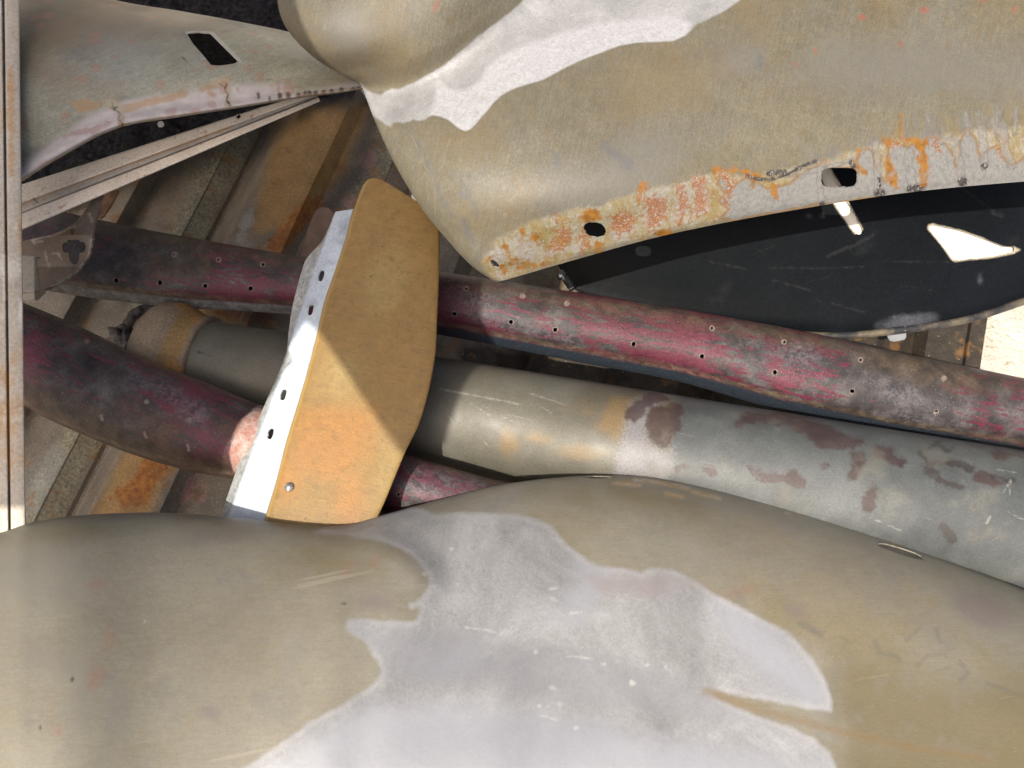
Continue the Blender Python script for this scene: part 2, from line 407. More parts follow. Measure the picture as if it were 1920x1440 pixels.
# black pebbled liner at bed end, carried on as shade below the fender lip
xs = np.linspace(-40, 760, 190); ys = np.linspace(-140, 420, 150)
G = WA([[(x, y, max(-.055, min(.10, .10-.0016*(y-60)))) for x in xs] for y in ys])
V = G.reshape(-1, 3)
for i in range(len(V)): V[i, 2] += .006*mnoise.noise(Vector(V[i]*90))+.012*mnoise.noise(Vector(V[i]*25))
m = Mat('black_rubber', .85, 0, .12); m.base(m.ramp(m.noise(120, detail=5), [(.4, (.006, .006, .007)), (.7, (.025, .024, .024))])); m.bump(m.noise(180), .003)
mat_ = link('rubber_mat', grid_mesh(G, outline=[(-60, -200), (800, -200), (760, 100), (590, 182), (300, 292), (-60, 440)]), m.done()); solidify(mat_, .012)
tag(mat_, 'black pebbled rubber mat behind the fender with the diamond cutout, extended to imitate shade below its lip', 'rubber mat')

# ------------------------------------------------------------------ grey pipe with its collar
def along(a, b): 
    d = b-a; L = np.linalg.norm(d); return a, d/L, L
A0 = W(322, 673, .095); A1 = W(2150, 1030, .135)
A, D, L = along(A0, A1); side = np.cross(D, [0, 0, 1]); side /= np.linalg.norm(side); up = np.cross(side, D)
def lathe(profile, nth=120, nseg=1, att=None, warp=None):
    G = []
    for s_, r in profile:
        th = np.linspace(0, 2*math.pi, nth, endpoint=False)
        G.append(A+D*s_+r*(np.cos(th)[:, None]*side+np.sin(th)[:, None]*up))
    G = np.stack(G, 1)                        # (nth, n, 3)
    if warp: warp(G)
    return grid_mesh(G, close=True, attrs=att)
def rad(s_): return .071+(.112-.071)*s_/L
pipe = thing('exhaust_pipe', 'long thick grey steel pipe with maroon paint patches and a rusty collar', 'pipe', tuple(A+D*.6*L-np.array([0, 0, .11])))
patt = dict(
    maroon=[('p', [(1222, 760), (1283, 750), (1278, 790), (1262, 830), (1250, 842), (1215, 822), (1212, 795)]),
            ('p', [(1185, 750), (1225, 735), (1260, 745), (1215, 765), (1190, 790), (1175, 780)]),
            ('p', [(1368, 800), (1400, 772), (1470, 770), (1540, 790), (1590, 812), (1618, 830), (1600, 842), (1560, 838), (1525, 835), (1510, 815), (1480, 800), (1440, 792), (1390, 800)]),
            ('p', [(1395, 870), (1430, 885), (1490, 885), (1518, 900), (1510, 912), (1460, 905), (1420, 900)]),
            ('s', [(1612, 860), (1600, 890)], 12, 6), ('e', 1632, 930, 12, 24, 10), ('e', 1550, 872, 6, 5, 0), ('e', 1885, 851, 18, 9, 10), ('s', [(1320, 880), (1340, 885)], 6),
            ('s', [(1650, 850), (1690, 868)], 12), ('e', 1850, 900, 30, 10, 10), ('s', [(1275, 875), (1290, 872)], 6)],
    white=[('p', [(1180, 760), (1215, 740), (1262, 738), (1220, 770), (1212, 800), (1215, 835), (1250, 850), (1262, 840), (1262, 870), (1245, 900), (1150, 890), (1160, 840), (1172, 800)])],
    band=[('p', [(1268, 735), (1285, 738), (2300, 900), (2300, 1300), (1225, 905), (1245, 870), (1262, 830)])],
    ochre=[('p', [(1145, 745), (1190, 745), (1180, 790), (1160, 830), (1120, 800), (1135, 770)]), ('e', 955, 832, 18, 24, 0), ('e', 1010, 822, 20, 8, 8), ('e', 1085, 848, 36, 12, 5), ('s', [(770, 870), (850, 885)], 10)],
    dirt=[('s', [(1740, 842), (1760, 830), (1775, 845), (1790, 838)], 3), ('s', [(1725, 850), (1740, 868), (1800, 868)], 5), ('s', [(1800, 872), (1822, 880)], 7), ('s', [(1760, 900), (1800, 915)], 6), ('e', 1745, 885, 18, 8, 20), ('s', [(1860, 895), (1900, 900)], 4), ('s', [(1770, 990), (1785, 1010)], 10)],
    scr=[('s', [(825, 729), (880, 740), (945, 752), (972, 758)], 1.6), ('s', [(985, 735), (1040, 752), (1060, 760)], 1.2), ('s', [(835, 772), (850, 793)], .9), ('s', [(880, 755), (920, 780)], .9), ('s', [(905, 760), (960, 790)], .8), ('s', [(1010, 760), (1035, 775)], .8), ('s', [(900, 822), (918, 838)], 1), ('s', [(1870, 880), (1905, 886)], 1), ('s', [(1880, 925), (1895, 900), (1893, 930)], 1.2), ('s', [(1890, 960), (1920, 975)], 1), ('s', [(1850, 982), (1857, 968)], 2), ('s', [(1630, 970), (1690, 995)], 1.2)],
    mark=[('s', [(372, 660), (398, 668)], 2.2, .8), ('s', [(430, 690), (445, 695)], .8)])
m = Mat('pipe_steel', .5, .1)
m.base(m.ramp(m.noise(6, detail=7), [(.3, (0.069, 0.061, 0.044)), (.5, (0.087, 0.082, 0.062)), (.7, (0.104, 0.100, 0.083))]))
m.blotch((0.101, 0.070, 0.033), 5, .55, .72, off=4, op=.7)
m.layer(m.mask('band', 6, 40, 4), m.ramp(m.noise(8, detail=6, off=2), [(.3, (0.046, 0.051, 0.051)), (.5, (0.067, 0.073, 0.071)), (.7, (0.088, 0.095, 0.094))]))
m.blotch((0.106, 0.105, 0.090), 18, .55, .68, off=21, op=.5)
m.layer(m.mask('ochre', 12, 60, 10), (0.152, 0.096, 0.034), op=.6)
m.layer(m.mask('white', 40, 420, 9, detail=6), (0.141, 0.137, 0.144), op=.85)
m.layer(m.mask('maroon', 26, 45, 5, detail=9), m.ramp(m.noise(60), [(.4, (0.031, 0.016, 0.015)), (.6, (0.041, 0.024, 0.021))]), .6, op=.8)
m.layer(m.mask('dirt', 12, 110, 3.5), (0.025, 0.019, 0.015), op=.7)
m.layer(m.mask('scr', 3.5, 120, 1.4), (0.252, 0.246, 0.219), op=.5)
m.layer(m.mask('mark', 1, 60, 1.2), (0.026, 0.026, 0.027))
m.scratch((0.171, 0.167, 0.155), -12, .5, .68, 1, off=1, long=.8, thin=22); m.scratch((0.171, 0.167, 0.155), 35, .35, .7, 1, off=7, long=.8, thin=26)
m.mult(m.noise(380, detail=3), .82, 1.16); m.mult(m.noise(30, detail=6, off=7), .86, 1.12)
m.blotch((0.104, 0.096, 0.077), 16, .56, .70, off=33, op=.5)
m.r = m.rng(m.noise(12, off=5), .3, .7, .45, .62); m.bump(m.noise(300), .00015); PIPE = m.done()
ss = np.linspace(.062, L, 500)
tube = link('tube', lathe([(.058, rad(.06)*.93)]+[(x, rad(x)) for x in ss], 220, att=patt), PIPE, pipe)
R0 = rad(.05)
m = Mat('collar_rust', .75)
m.base(m.ramp(m.noise(10, detail=7), [(.3, (0.133, 0.098, 0.060)), (.6, (0.209, 0.162, 0.109))]))
m.layer(m.mask('ribbed', 9, 40, 6), m.ramp(m.noise(60, 'rest', 5, .6, (.5, 2.2, 1), 20), [(.35, (0.114, 0.072, 0.026)), (.55, (0.247, 0.153, 0.056)), (.7, (0.342, 0.246, 0.120))]))
m.layer(m.mask('amber', 10, 50, 6), (0.323, 0.162, 0.038), op=.6)
m.mult(m.noise(200, detail=4), .75, 1.2); m.bump(m.noise(240, detail=5), .002); COLLAR = m.done()
catt = dict(ribbed=[('p', [(290, 695), (305, 640), (345, 580), (372, 560), (385, 580), (352, 625), (332, 680), (330, 720)])], amber=[('s', [(340, 575), (360, 565), (370, 600)], 10), ('s', [(320, 690), (345, 700)], 14)])
cp = [(-.030, .2*R0), (-.030, 1.05*R0), (-.026, 1.16*R0), (-.018, 1.24*R0), (-.004, 1.27*R0), (.010, 1.27*R0), (.014, 1.25*R0), (.030, 1.14*R0), (.040, 1.09*R0), (.044, 1.085*R0), (.048, 1.10*R0), (.055, 1.105*R0), (.060, 1.08*R0), (.062, 1.0*R0)]
cpd = cr(np.array(cp), 60)
def cw(G):
    V = G.reshape(-1, 3)
    for i in range(len(V)):
        n = mnoise.noise(Vector(V[i]*28)); V[i] += (V[i]-(A+D*((V[i]-A)@D)))*.02*n
link('collar', lathe([tuple(x) for x in cpd], 200, att=catt, warp=cw), COLLAR, pipe)

# black rubber hose end lying on the floor by the collar
def sweep(path, r, nth=14, n=40, rv=None, bumps=0):
    C = cr(np.array(path), n); T = np.gradient(C, axis=0); T /= np.linalg.norm(T, axis=1)[:, None]
    G = []
    for i in range(n):
        a = np.cross(T[i], [0, 0, 1]); a /= np.linalg.norm(a); b = np.cross(a, T[i]); rr = r if rv is None else r*np.interp(i/(n-1), *rv)
        th = np.linspace(0, 2*math.pi, nth, endpoint=False)
        ring = C[i]+rr*(np.cos(th)[:, None]*a+np.sin(th)[:, None]*b)
        if bumps:
            for k in range(nth): ring[k] += (ring[k]-C[i])*bumps*mnoise.noise(Vector(ring[k]*120))
        G.append(ring)
    return np.stack(G, 1)
m = Mat('old_rubber', .8); m.base(m.ramp(m.noise(60, detail=6), [(.35, (.02, .018, .016)), (.6, (.07, .06, .052)), (.75, (.14, .12, .10))])); m.bump(m.noise(120, detail=6), .003); RUB = m.done()
hose = link('rubber_hose', grid_mesh(sweep([W(236, 616, -0.100), W(244, 600, -0.095), W(258, 586, -0.095), W(285, 576, -0.100), W(330, 572, -0.100)], .0095, 20, 60, None, .25), close=True), RUB)
tag(hose, 'cracked black rubber hose curling beside the rusty pipe collar', 'hose')
tr = link('torn_end', grid_mesh(sweep([W(230, 612, -0.110), W(228, 628, -0.100), W(236, 642, -0.095), W(242, 658, -0.100), W(256, 664, -0.100)], .019, 30, 50, ([0, .2, .6, 1], [.3, 1, .8, .5]), .7), close=True), RUB, hose)

# ------------------------------------------------------------------ the two magenta bars
def bar_grid(cols, sec, nu, nv):
    """cols: (xt,yt,xb,yb,h,b): top and bottom outline points, height of mid line, half depth"""
    cols = np.array(cols, float)
    T = WA(np.stack([cols[:, 0], cols[:, 1], cols[:, 4]], 1)); B = WA(np.stack([cols[:, 2], cols[:, 3], cols[:, 4]], 1))
    Cn = (T+B)/2; lat = (B-T)/2; ax = np.gradient(Cn, axis=0); ax /= np.linalg.norm(ax, axis=1)[:, None]
    nn = np.cross(ax, lat); nn /= np.linalg.norm(nn, axis=1)[:, None]; nn *= np.sign(nn[:, 2:3])
    sec = cr(np.array(sec, float), nv)
    G = np.stack([Cn+lat*l+nn*(cols[:, 5:6]*q) for l, q in sec], 0)     # (nv, k, 3)
    B2 = crp(np.swapaxes(G, 0, 1), np.linspace(0, len(cols)-1, nu)); return np.swapaxes(B2, 0, 1)
def magenta(name, gloss=.35, dark=.5, rot=12):
    m = Mat(name, gloss, 0, .3)
    m.base(m.ramp(m.noise(14, detail=6), [(.3, (.062, .013, .022)), (.6, (.088, .021, .034)), (.8, (.112, .034, .049))]))
    g = m.noise(11, 'rest', 8, .68, (.22, 1.3, 1), -rot, .5, 2); g2 = m.noise(4.5, detail=5, rough=.6, off=6)
    f = m.rng(m.ma('ADD', m.ma('MULTIPLY', g, .6), m.ma('MULTIPLY', g2, .5)), dark, dark+.035, 0, 1)
    m.layer(f, m.ramp(m.noise(30, detail=6, off=3), [(.3, (.013, .011, .012)), (.5, (.034, .030, .030)), (.7, (.078, .070, .070))]), .5)
    m.layer(m.mask('brown', 30, 12, 24), m.ramp(m.noise(50), [(.4, (0.030, 0.022, 0.015)), (.6, (0.066, 0.047, 0.030))]), .6, op=.85)
    m.layer(m.mask('grey', 30, 30, 14, detail=8), m.ramp(m.noise(120, detail=6), [(.4, (0.047, 0.044, 0.049)), (.6, (0.121, 0.115, 0.121))]), .32, .3, op=.5)
    m.layer(m.mask('edge', 9, 40, 5), m.ramp(m.noise(70), [(.4, (0.071, 0.047, 0.030)), (.65, (0.181, 0.137, 0.093))]), op=.6)
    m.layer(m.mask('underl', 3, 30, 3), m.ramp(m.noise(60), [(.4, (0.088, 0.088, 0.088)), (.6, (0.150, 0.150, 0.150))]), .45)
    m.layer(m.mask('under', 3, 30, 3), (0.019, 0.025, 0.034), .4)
    m.layer(m.mask('ring', 2.5, 160, 1.2), (0.149, 0.119, 0.099), op=.9)
    m.layer(m.mask('sun_spot', 7, 70, 3, detail=7), m.ramp(m.noise(70, detail=6), [(.35, (.27, .12, .085)), (.55, (.32, .22, .19)), (.7, (.38, .30, .26))]), .6, 0)  # pale patch paints the sun spot into the bar's colour
    m.mult(m.noise(240, detail=5, rough=.7), .68, 1.3)
    m.specks((0.275, 0.231, 0.231), 330, .93, .6)
    m.bump(m.noise(190, detail=5, rough=.7, dist=.5), .0009); m.bump(m.noise(700, detail=2), .0004)
    return m.done()
secA = [(-.55, -1.3), (-.93, -.9), (-1, -.25), (-.95, .25), (-.82, .66), (-.5, .93), (-.1, 1.0), (.3, .97), (.6, .84), (.80, .60), (.875, .36), (.905, .10), (.94, -.05), (1, -.42), (.97, -.62), (.7, -.8), (.2, -1.0), (-.3, -1.2)]
t = [(-90, 372, -100, 512), (45, 384, 30, 528), (190, 414, 178, 551), (330, 443, 318, 566), (570, 486, 556, 580), (700, 503, 690, 598), (820, 516, 806, 613), (1100, 558, 1080, 666), (1300, 590, 1276, 704), (1500, 626, 1470, 759), (1700, 670, 1668, 802), (1920, 717, 1890, 838), (1975, 730, 1945, 850)]
colsA = [(a, b, c, d, .135, float(np.interp(a, [0, 500, 900, 2000], [.034, .036, .048, .05]))) for a, b, c, d in t]
up_h = [(327, 477), (410, 487), (493, 496), (874, 541), (980, 555), (1063, 569), (1335, 615), (1470, 641), (1614, 675), (1770, 709)]
lo_h = [(218, 526), (300, 530), (385, 536), (470, 541), (852, 588), (958, 604), (1041, 618), (1188, 645), (1316, 668), (1453, 698), (1598, 734), (1755, 773)]
holes = [ell(x, y, 3.6, 3.2, 10, 16) for x, y in up_h]+[ell(x, y, 4.2, 4.8, 0, 16) for x, y in lo_h]
crA = [(a+(c-a)*.93, b+(d-b)*.90) for a, b, c, d in t]
botA = [(c, d+4) for a, b, c, d in t]
attA = dict(sun_spot=[], ring=[('s', [h], 5.4) for h in up_h]+[('s', [h], 5.4) for h in lo_h],
    brown=[('s', [(a-(0), b+8) for a, b, c, d in t], 9), ('e', 1740, 690, 130, 22, 13), ('s', [(300, 505), (380, 500)], 16), ('s', [(200, 428), (560, 488)], 5)],
    grey=[('e', 890, 560, 40, 18, 8), ('s', [(850, 580), (900, 596), (1010, 622), (1080, 640)], 9), ('e', 1500, 665, 50, 16, 12), ('e', 1700, 745, 60, 14, 14), ('s', [(1690, 780), (1800, 812)], 9)],
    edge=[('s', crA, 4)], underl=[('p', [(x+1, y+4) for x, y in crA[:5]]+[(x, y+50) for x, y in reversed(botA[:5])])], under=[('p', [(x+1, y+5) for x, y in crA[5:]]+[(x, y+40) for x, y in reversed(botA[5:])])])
GA = bar_grid(colsA, secA, 1150, 140); wob(GA, .004, 9, 3)
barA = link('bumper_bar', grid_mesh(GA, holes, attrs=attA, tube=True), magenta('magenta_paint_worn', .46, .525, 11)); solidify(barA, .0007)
tag(barA, 'magenta bar with two rows of small holes passing behind the ochre plate', 'bar', 'scuffed magenta bars')

secB = [(-.55, -1.1), (-.9, -.75), (-1, -.2), (-.95, .25), (-.76, .66), (-.42, .92), (0, 1.0), (.42, .92), (.76, .66), (.95, .25), (1, -.2), (.9, -.75), (.55, -1.1), (.1, -1.2), (-.4, -1.15)]
tB = [(-80, 515, -190, 690, .20), (45, 568, -20, 722, .20), (150, 612, 75, 778, .195), (290, 680, 225, 842, .19), (400, 722, 345, 878, .18), (490, 760, 440, 896, .17), (620, 806, 580, 938, .165), (755, 851, 715, 968, .16), (850, 879, 815, 990, .16), (935, 904, 905, 1010, .155), (1080, 945, 1050, 1050, .15)]
colsB = [(a, b, c, d, h, .058) for a, b, c, d, h in tB]
hB = [(163, 640), (275, 753), (355, 788), (747, 927)]; hB2 = [(190, 782), (272, 815), (352, 838), (244, 668)]
attB = dict(sun_spot=[('p', [(500, 752), (476, 765), (455, 784), (441, 806), (433, 830), (431, 855), (437, 884), (470, 900), (540, 870), (560, 780)])], ring=[('s', [h], 4.8) for h in hB]+[('s', [(x-1, y-4), (x+2, y+6)], 2.6) for x, y in hB2[:3]],
    brown=[('s', [(60, 740), (200, 820), (420, 885)], 26), ('e', 290, 800, 50, 26, 30), ('e', 420, 800, 26, 16, 30)],
    grey=[('e', 320, 735, 46, 20, 30), ('e', 360, 770, 40, 24, 30), ('e', 270, 715, 20, 12, 30), ('e', 790, 915, 60, 14, 12), ('s', [(770, 880), (900, 910)], 9)],
    edge=[('s', [(a+4, b+3) for a, b, *_ in tB], 5), ('s', [(c+2, d-5) for a, b, c, d, h in tB], 3.5), ('s', [(170, 765), (195, 778)], 2.5)], under=[], underl=[])
GB = bar_grid(colsB, secB, 560, 130); wob(GB, .004, 9, 7)
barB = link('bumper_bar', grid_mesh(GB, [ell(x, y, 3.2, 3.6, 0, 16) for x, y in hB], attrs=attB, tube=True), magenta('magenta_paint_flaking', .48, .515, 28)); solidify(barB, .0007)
tag(barB, 'dark bar with flaking magenta paint running under the bent plate to the near fender', 'bar', 'scuffed magenta bars')

# ------------------------------------------------------------------ bent ochre plate with a pale slotted flange
Lb = [(690, 322), (664, 392), (650, 445), (630, 507), (610, 565), (592, 640), (565, 740), (540, 822), (520, 900), (496, 980), (493, 992)]
Rb = [(812, 318), (822, 395), (824, 450), (823, 520), (820, 590), (814, 680), (790, 782), (758, 852), (722, 940), (700, 985), (697, 992)]
def ph(y): return .302-(y-330)/660*.048
rows = []
for (xl, yl), (xr, yr) in zip(Lb, Rb):
    h = ph((yl+yr)/2); r = [(xl-3, yl+1, h-.020), (xl-1.5, yl+.5, h-.010), (xl+3, yl, h-.002)]
    for u in (.1, .3, .55, .8): r.append((xl+(xr-xl)*u, yl+(yr-yl)*u, h+.002*math.sin(3*u)))
    r += [(xr-5, yr, h-.001), (xr, yr, h-.006), (xr-2, yr, h-.016)]
    rows.append(r)
outl = [(664, 392), (675, 360), (681, 347), (686, 340), (693, 335), (703, 333), (716, 337), (738, 350), (770, 370), (800, 391), (811, 400), (818, 410), (822, 424), (920, 440), (920, 1200), (300, 1200), (300, 392)]
plate = thing('bent_panel', 'ochre sheet metal plate with pale slotted flange, half in bright sun', 'metal panel', tuple(W(640, 1000, .27)))
m = Mat('ochre_plate', .55)
m.base(m.ramp(m.noise(7, detail=6), [(.3, (0.166, 0.098, 0.024)), (.5, (0.187, 0.110, 0.026)), (.7, (0.204, 0.127, 0.034))]))
m.layer(m.mask('rust', 30, 14, 26, detail=7), (0.246, 0.106, 0.014), op=.75)
m.layer(m.mask('pale', 20, 16, 24), (0.222, 0.156, 0.050), op=.7)
m.mult(m.noise(420, detail=4, rough=.7), .84, 1.14); m.mult(m.noise(60, detail=7, rough=.75, off=70), .84, 1.14); m.blotch((0.124, 0.066, 0.014), 120, .54, .66, op=.45, off=19, detail=6)
m.mult(m.noise(22, 'rest', 5, .7, (.10, 1.3, 1), -14), .86, 1.12)
m.blotch((0.209, 0.103, 0.015), 30, .55, .75, op=.3, off=9)
m.layer(m.mask('edge', 2, 60, 3), (0.288, 0.196, 0.061), op=.8)
m.layer(m.mask('dot', 0, 60, 1), (0.061, 0.031, 0.008), op=.8)
m.bump(m.noise(420, detail=3), .0003); YEL = m.done()
patt2 = dict(rust=[('p', [(560, 770), (640, 765), (700, 775), (690, 860), (640, 900), (560, 890), (545, 850)]), ('e', 655, 930, 24, 50, 0), ('e', 540, 900, 25, 40, 0)],
    pale=[('e', 640, 700, 30, 40, 10), ('e', 720, 530, 40, 60, 20), ('e', 730, 900, 20, 50, 10)],
    edge=[('s', [(688, 333)]+[(x+1, y) for x, y in Lb[1:]], 3)], dot=[('s', [(717, 462)], 2), ('s', [(695, 518)], 2.4), ('s', [(747, 502)], 1.6), ('s', [(673, 651), (675, 648)], 1), ('s', [(571, 974), (574, 970)], 1.2), ('s', [(585, 793), (588, 797)], 1)])
Gp = loft(rows, 150, 300)
face = link('face', grid_mesh(Gp, outline=outl, attrs=patt2), YEL, plate); solidify(face, .0018)
def rivet(x, y, h, r, name, mat, par):
    bm = bmesh.new(); bmesh.ops.create_uvsphere(bm, u_segments=20, v_segments=10, radius=r)
    for v in bm.verts: v.co.z *= .5
    bmesh.ops.create_cone(bm, cap_ends=True, segments=20, radius1=r*1.7, radius2=r*1.6, depth=r*.3)
    bm.transform(Matrix.Translation(Vector(W(x, y, h)))); me = bpy.data.meshes.new('m'); bm.to_mesh(me); bm.free(); finish(me); return link(name, me, mat, par)
m = Mat('rivet_steel', .35, .8); m.base(m.ramp(m.noise(300), [(.4, (.25, .24, .22)), (.6, (.55, .53, .5))])); RIV = m.done()
rivet(542, 913, ph(913)+.002, .0036, 'rivet', RIV, plate)
FL = [((664, 392), (629, 397), (628, 398)), ((650, 445), (609, 450), (605, 449)), ((640, 478), (598, 480), (577, 482)), ((630, 507), (588, 507), (566, 508)), ((610, 565), (569, 568), (549, 572)), ((598, 612), (553, 612), (541, 622)), ((590, 645), (544, 640), (538, 650)), ((585, 662), (541, 655), (536, 662)), ((580, 678), (547, 674), (530, 680)), ((575, 694), (533, 694), (522, 700)), ((565, 740), (514, 735), (505, 738)), ((552, 785), (496, 785), (484, 786)), ((540, 822), (478, 830), (464, 828)), ((520, 900), (450, 905), (436, 902)), ((496, 980), (424, 982), (411, 976)), ((493, 992), (418, 994), (407, 990))]
rows = []
for (a, b), (c, d), (e, f) in FL:
    h = ph(b)-.006; r = [(a+1, b, h-.004), (a-3, b, h-.008)]
    for u in (.25, .6, .92): r.append((a+(c-a)*u, b+(d-b)*u, h-.008-.020*u))
    r += [(c, d, h-.029), (c+(e-c)*.25, d+(f-d)*.25, h-.034), (e+.5, f, h-.042), (e+2, f, h-.044)]
    rows.append(r)
m = Mat('pale_galvanised', .6, 0, .3)
m.base(m.ramp(m.noise(18, detail=6), [(.3, (0.308, 0.349, 0.402)), (.6, (0.391, 0.443, 0.504))]))
m.layer(m.mask('smudge', 12, 60, 9), (0.182, 0.210, 0.247), op=.7)
m.layer(m.mask('lip', 4, 60, 4), m.ramp(m.noise(120), [(.4, (0.182, 0.188, 0.179)), (.6, (0.294, 0.296, 0.274))]), .5, 0, op=.9)
m.layer(m.mask('dots', 1, 60, 1.2), (0.034, 0.038, 0.042), op=.7)
m.mult(m.noise(200, detail=5), .85, 1.12); m.specks((0.525, 0.584, 0.643), 170, .9, .4, ); m.bump(m.noise(150, detail=4), .0006); GAL = m.done()
random.seed(4)
fatt = dict(smudge=[('e', 648, 425, 10, 14, 20), ('e', 640, 455, 8, 6, 0), ('e', 617, 492, 6, 4, 0), ('e', 586, 570, 8, 5, 0)], lip=[('p', [b for a, b, c in FL]+[(c[0]-8, c[1]) for a, b, c in reversed(FL)])],
    dots=[('s', [(458-(i*2.6)+random.uniform(-1, 1), 865+i*6.5)], random.uniform(.6, 1.3)) for i in range(16)]+[('s', [(566-i*1.4+random.uniform(-3, 3), 530+i*9)], random.uniform(1, 2)) for i in range(8)])
slots = [ell(x, y, 5.2, 10.5, 15, 28, 3) for x, y in ((602, 517), (582, 581), (531, 740), (507, 813))]
flange = link('flange', grid_mesh(loft(rows, 60, 420), slots, attrs=fatt), GAL, plate); solidify(flange, .0018)
flange['label'] = 'pale grey slotted flange glaring white where the sun hits it'

# ------------------------------------------------------------------ fender at the upper left with the cut-out
xs = [-90, 10, 110, 220, 340, 450, 560, 640, 720]
top = [-95, -62, -34, 1, 21, 41, 64, 88, 118]; lip = [415, 360, 297, 241, 219, 202, 184, 174, 160]
rows = []
hm = [.36, .36, .36, .355, .345, .33, .31, .29, .275]
for u, dh, wrap in ((.10, -.15, 1), (0.0, -.075, 0), (.06, -.035, 0), (.2, .005, 0), (.4, .03, 0), (.6, .03, 0), (.78, .018, 0), (.88, .010, 0), (.95, .014, 0), (.985, .010, 0), (1.0, -.004, 0), (.995, -.02, 0)):
    rows.append([(x-(8 if u > .5 else 0)*0, a+(b-a)*u, h+dh*(.6+.4*(b-a)/400)) for x, a, b, h in zip(xs, top, lip, hm)])
fl = [(x, y) for x, y in zip(xs, lip)]
G = loft(rows, 420, 230); wob(G, .006, 9, 11)
dia = [(350, 62), (372, 60), (395, 62), (408, 75), (447, 114), (440, 119), (412, 123), (396, 122), (383, 106), (362, 82)]
drips = [('s', [(x, y), (x+1, y+7)], r) for x, y, r in ((484, 176, 3), (525, 178, 4), (540, 176, 4.5), (560, 177, 4), (572, 174, 3.6), (580, 173, 3.6), (592, 174, 4), (607, 172, 4), (622, 170, 4), (640, 168, 4), (662, 167, 4), (672, 167, 4), (695, 163, 4), (505, 182, 2))]
lf_att = dict(lav=[('p', [(20, 330), (100, 262), (190, 205), (240, 188), (300, 180), (360, 172), (420, 160), (520, 158), (560, 170), (700, 150), (760, 200), (300, 300), (20, 480)])],
    och=[('p', [(130, 190), (165, 186), (198, 192), (180, 206), (150, 212), (138, 204)]), ('s', [(235, 203), (300, 188), (345, 176)], 7), ('s', [(380, 168), (405, 160), (425, 150)], 5), ('s', [(390, 172), (400, 178)], 4)],
    red=[('s', [(120, 255), (170, 243)], 5), ('s', [(175, 245), (200, 232)], 6), ('s', [(225, 230), (232, 245)], 4), ('s', [(170, 262), (215, 248)], 3), ('s', [(520, 155), (524, 175)], 3.5), ('s', [(445, 165), (446, 172)], 2)],
    crack=[('s', [(210, 193), (214, 203), (222, 200)], 1.12), ('s', [(216, 205), (226, 214), (221, 222), (230, 232), (228, 240)], 1.05), ('s', [(205, 200), (217, 208)], 0.84), ('s', [(425, 158), (421, 168), (428, 177), (425, 188), (432, 198)], 1.33), ('s', [(410, 156), (424, 166)], 0.77), ('s', [(340, 105), (352, 118)], .8)],
    weld=[('s', [(205, 195), (228, 203)], 9), ('s', [(225, 205), (228, 238)], 7), ('s', [(400, 153), (425, 155)], 7), ('s', [(426, 160), (428, 196)], 6), ('s', [(250, 235), (300, 222)], 3), ('s', [(508, 160), (514, 157)], 4)],
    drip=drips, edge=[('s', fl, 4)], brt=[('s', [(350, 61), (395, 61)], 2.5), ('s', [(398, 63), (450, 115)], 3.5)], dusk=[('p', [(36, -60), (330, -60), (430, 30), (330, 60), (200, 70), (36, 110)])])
lf = thing('fender', 'grey fender with a diamond shaped cutout and a cracked pinkish lip', 'fender', tuple(W(250, 200, .25)), 'stripped car fenders')
m = olive(Mat('left_fender_skin', .5), .5, 20, .98)
m.c = m.mix(1., m.c, (.95, 1.05, 1.05), 'MULTIPLY')
m.layer(m.rng(m.noise(4, off=70), .4, .65), (.20, .205, .185), op=.6)
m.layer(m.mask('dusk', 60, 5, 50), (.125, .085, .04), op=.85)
m.blotch((.19, .125, .06), 7, .50, .68, op=.45, off=51, detail=8)
m.blotch((.13, .13, .12), 14, .56, .7, op=.6, off=54, detail=7)
m.layer(m.mask('lav', 14, 30, 9, detail=7), m.ramp(m.noise(60, detail=5), [(.35, (0.390, 0.351, 0.332)), (.65, (0.494, 0.448, 0.429))]), .5, op=.9)
m.layer(m.mask('och', 9, 50, 4), (.33, .20, .09), op=.7); m.layer(m.mask('weld', 7, 70, 3), (.34, .29, .20), .7, op=.85)
m.layer(m.mask('red', 10, 120, 3), (.27, .10, .055), op=.4)
m.layer(m.mask('drip', 3, 70, 2), (.05, .042, .035), op=.9); m.layer(m.mask('brt', 3, 70, 2), (.42, .40, .36), op=.6)
m.layer(m.mask('edge', 6, 50, 3), m.ramp(m.noise(90), [(.4, (.27, .20, .12)), (.6, (.38, .31, .23))]), op=.8)
m.layer(m.mask('crack', 3, 120, 1.2), (.03, .022, .016), op=.95)
m.specks((.30, .13, .08), 60, .88, .4, .8); m.bump(m.noise(220, detail=4), .0005); LF = m.done()
P_ = project(G[:, 200]); k1 = int(np.argmin(abs(P_[:, 1]-(P_[:, 1].max()-38))+(np.arange(len(P_)) < len(P_)//2)*999))
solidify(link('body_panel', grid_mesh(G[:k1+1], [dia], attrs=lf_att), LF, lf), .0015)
solidify(link('lip', grid_mesh(G[k1:], attrs=lf_att), LF, lf), .0015)

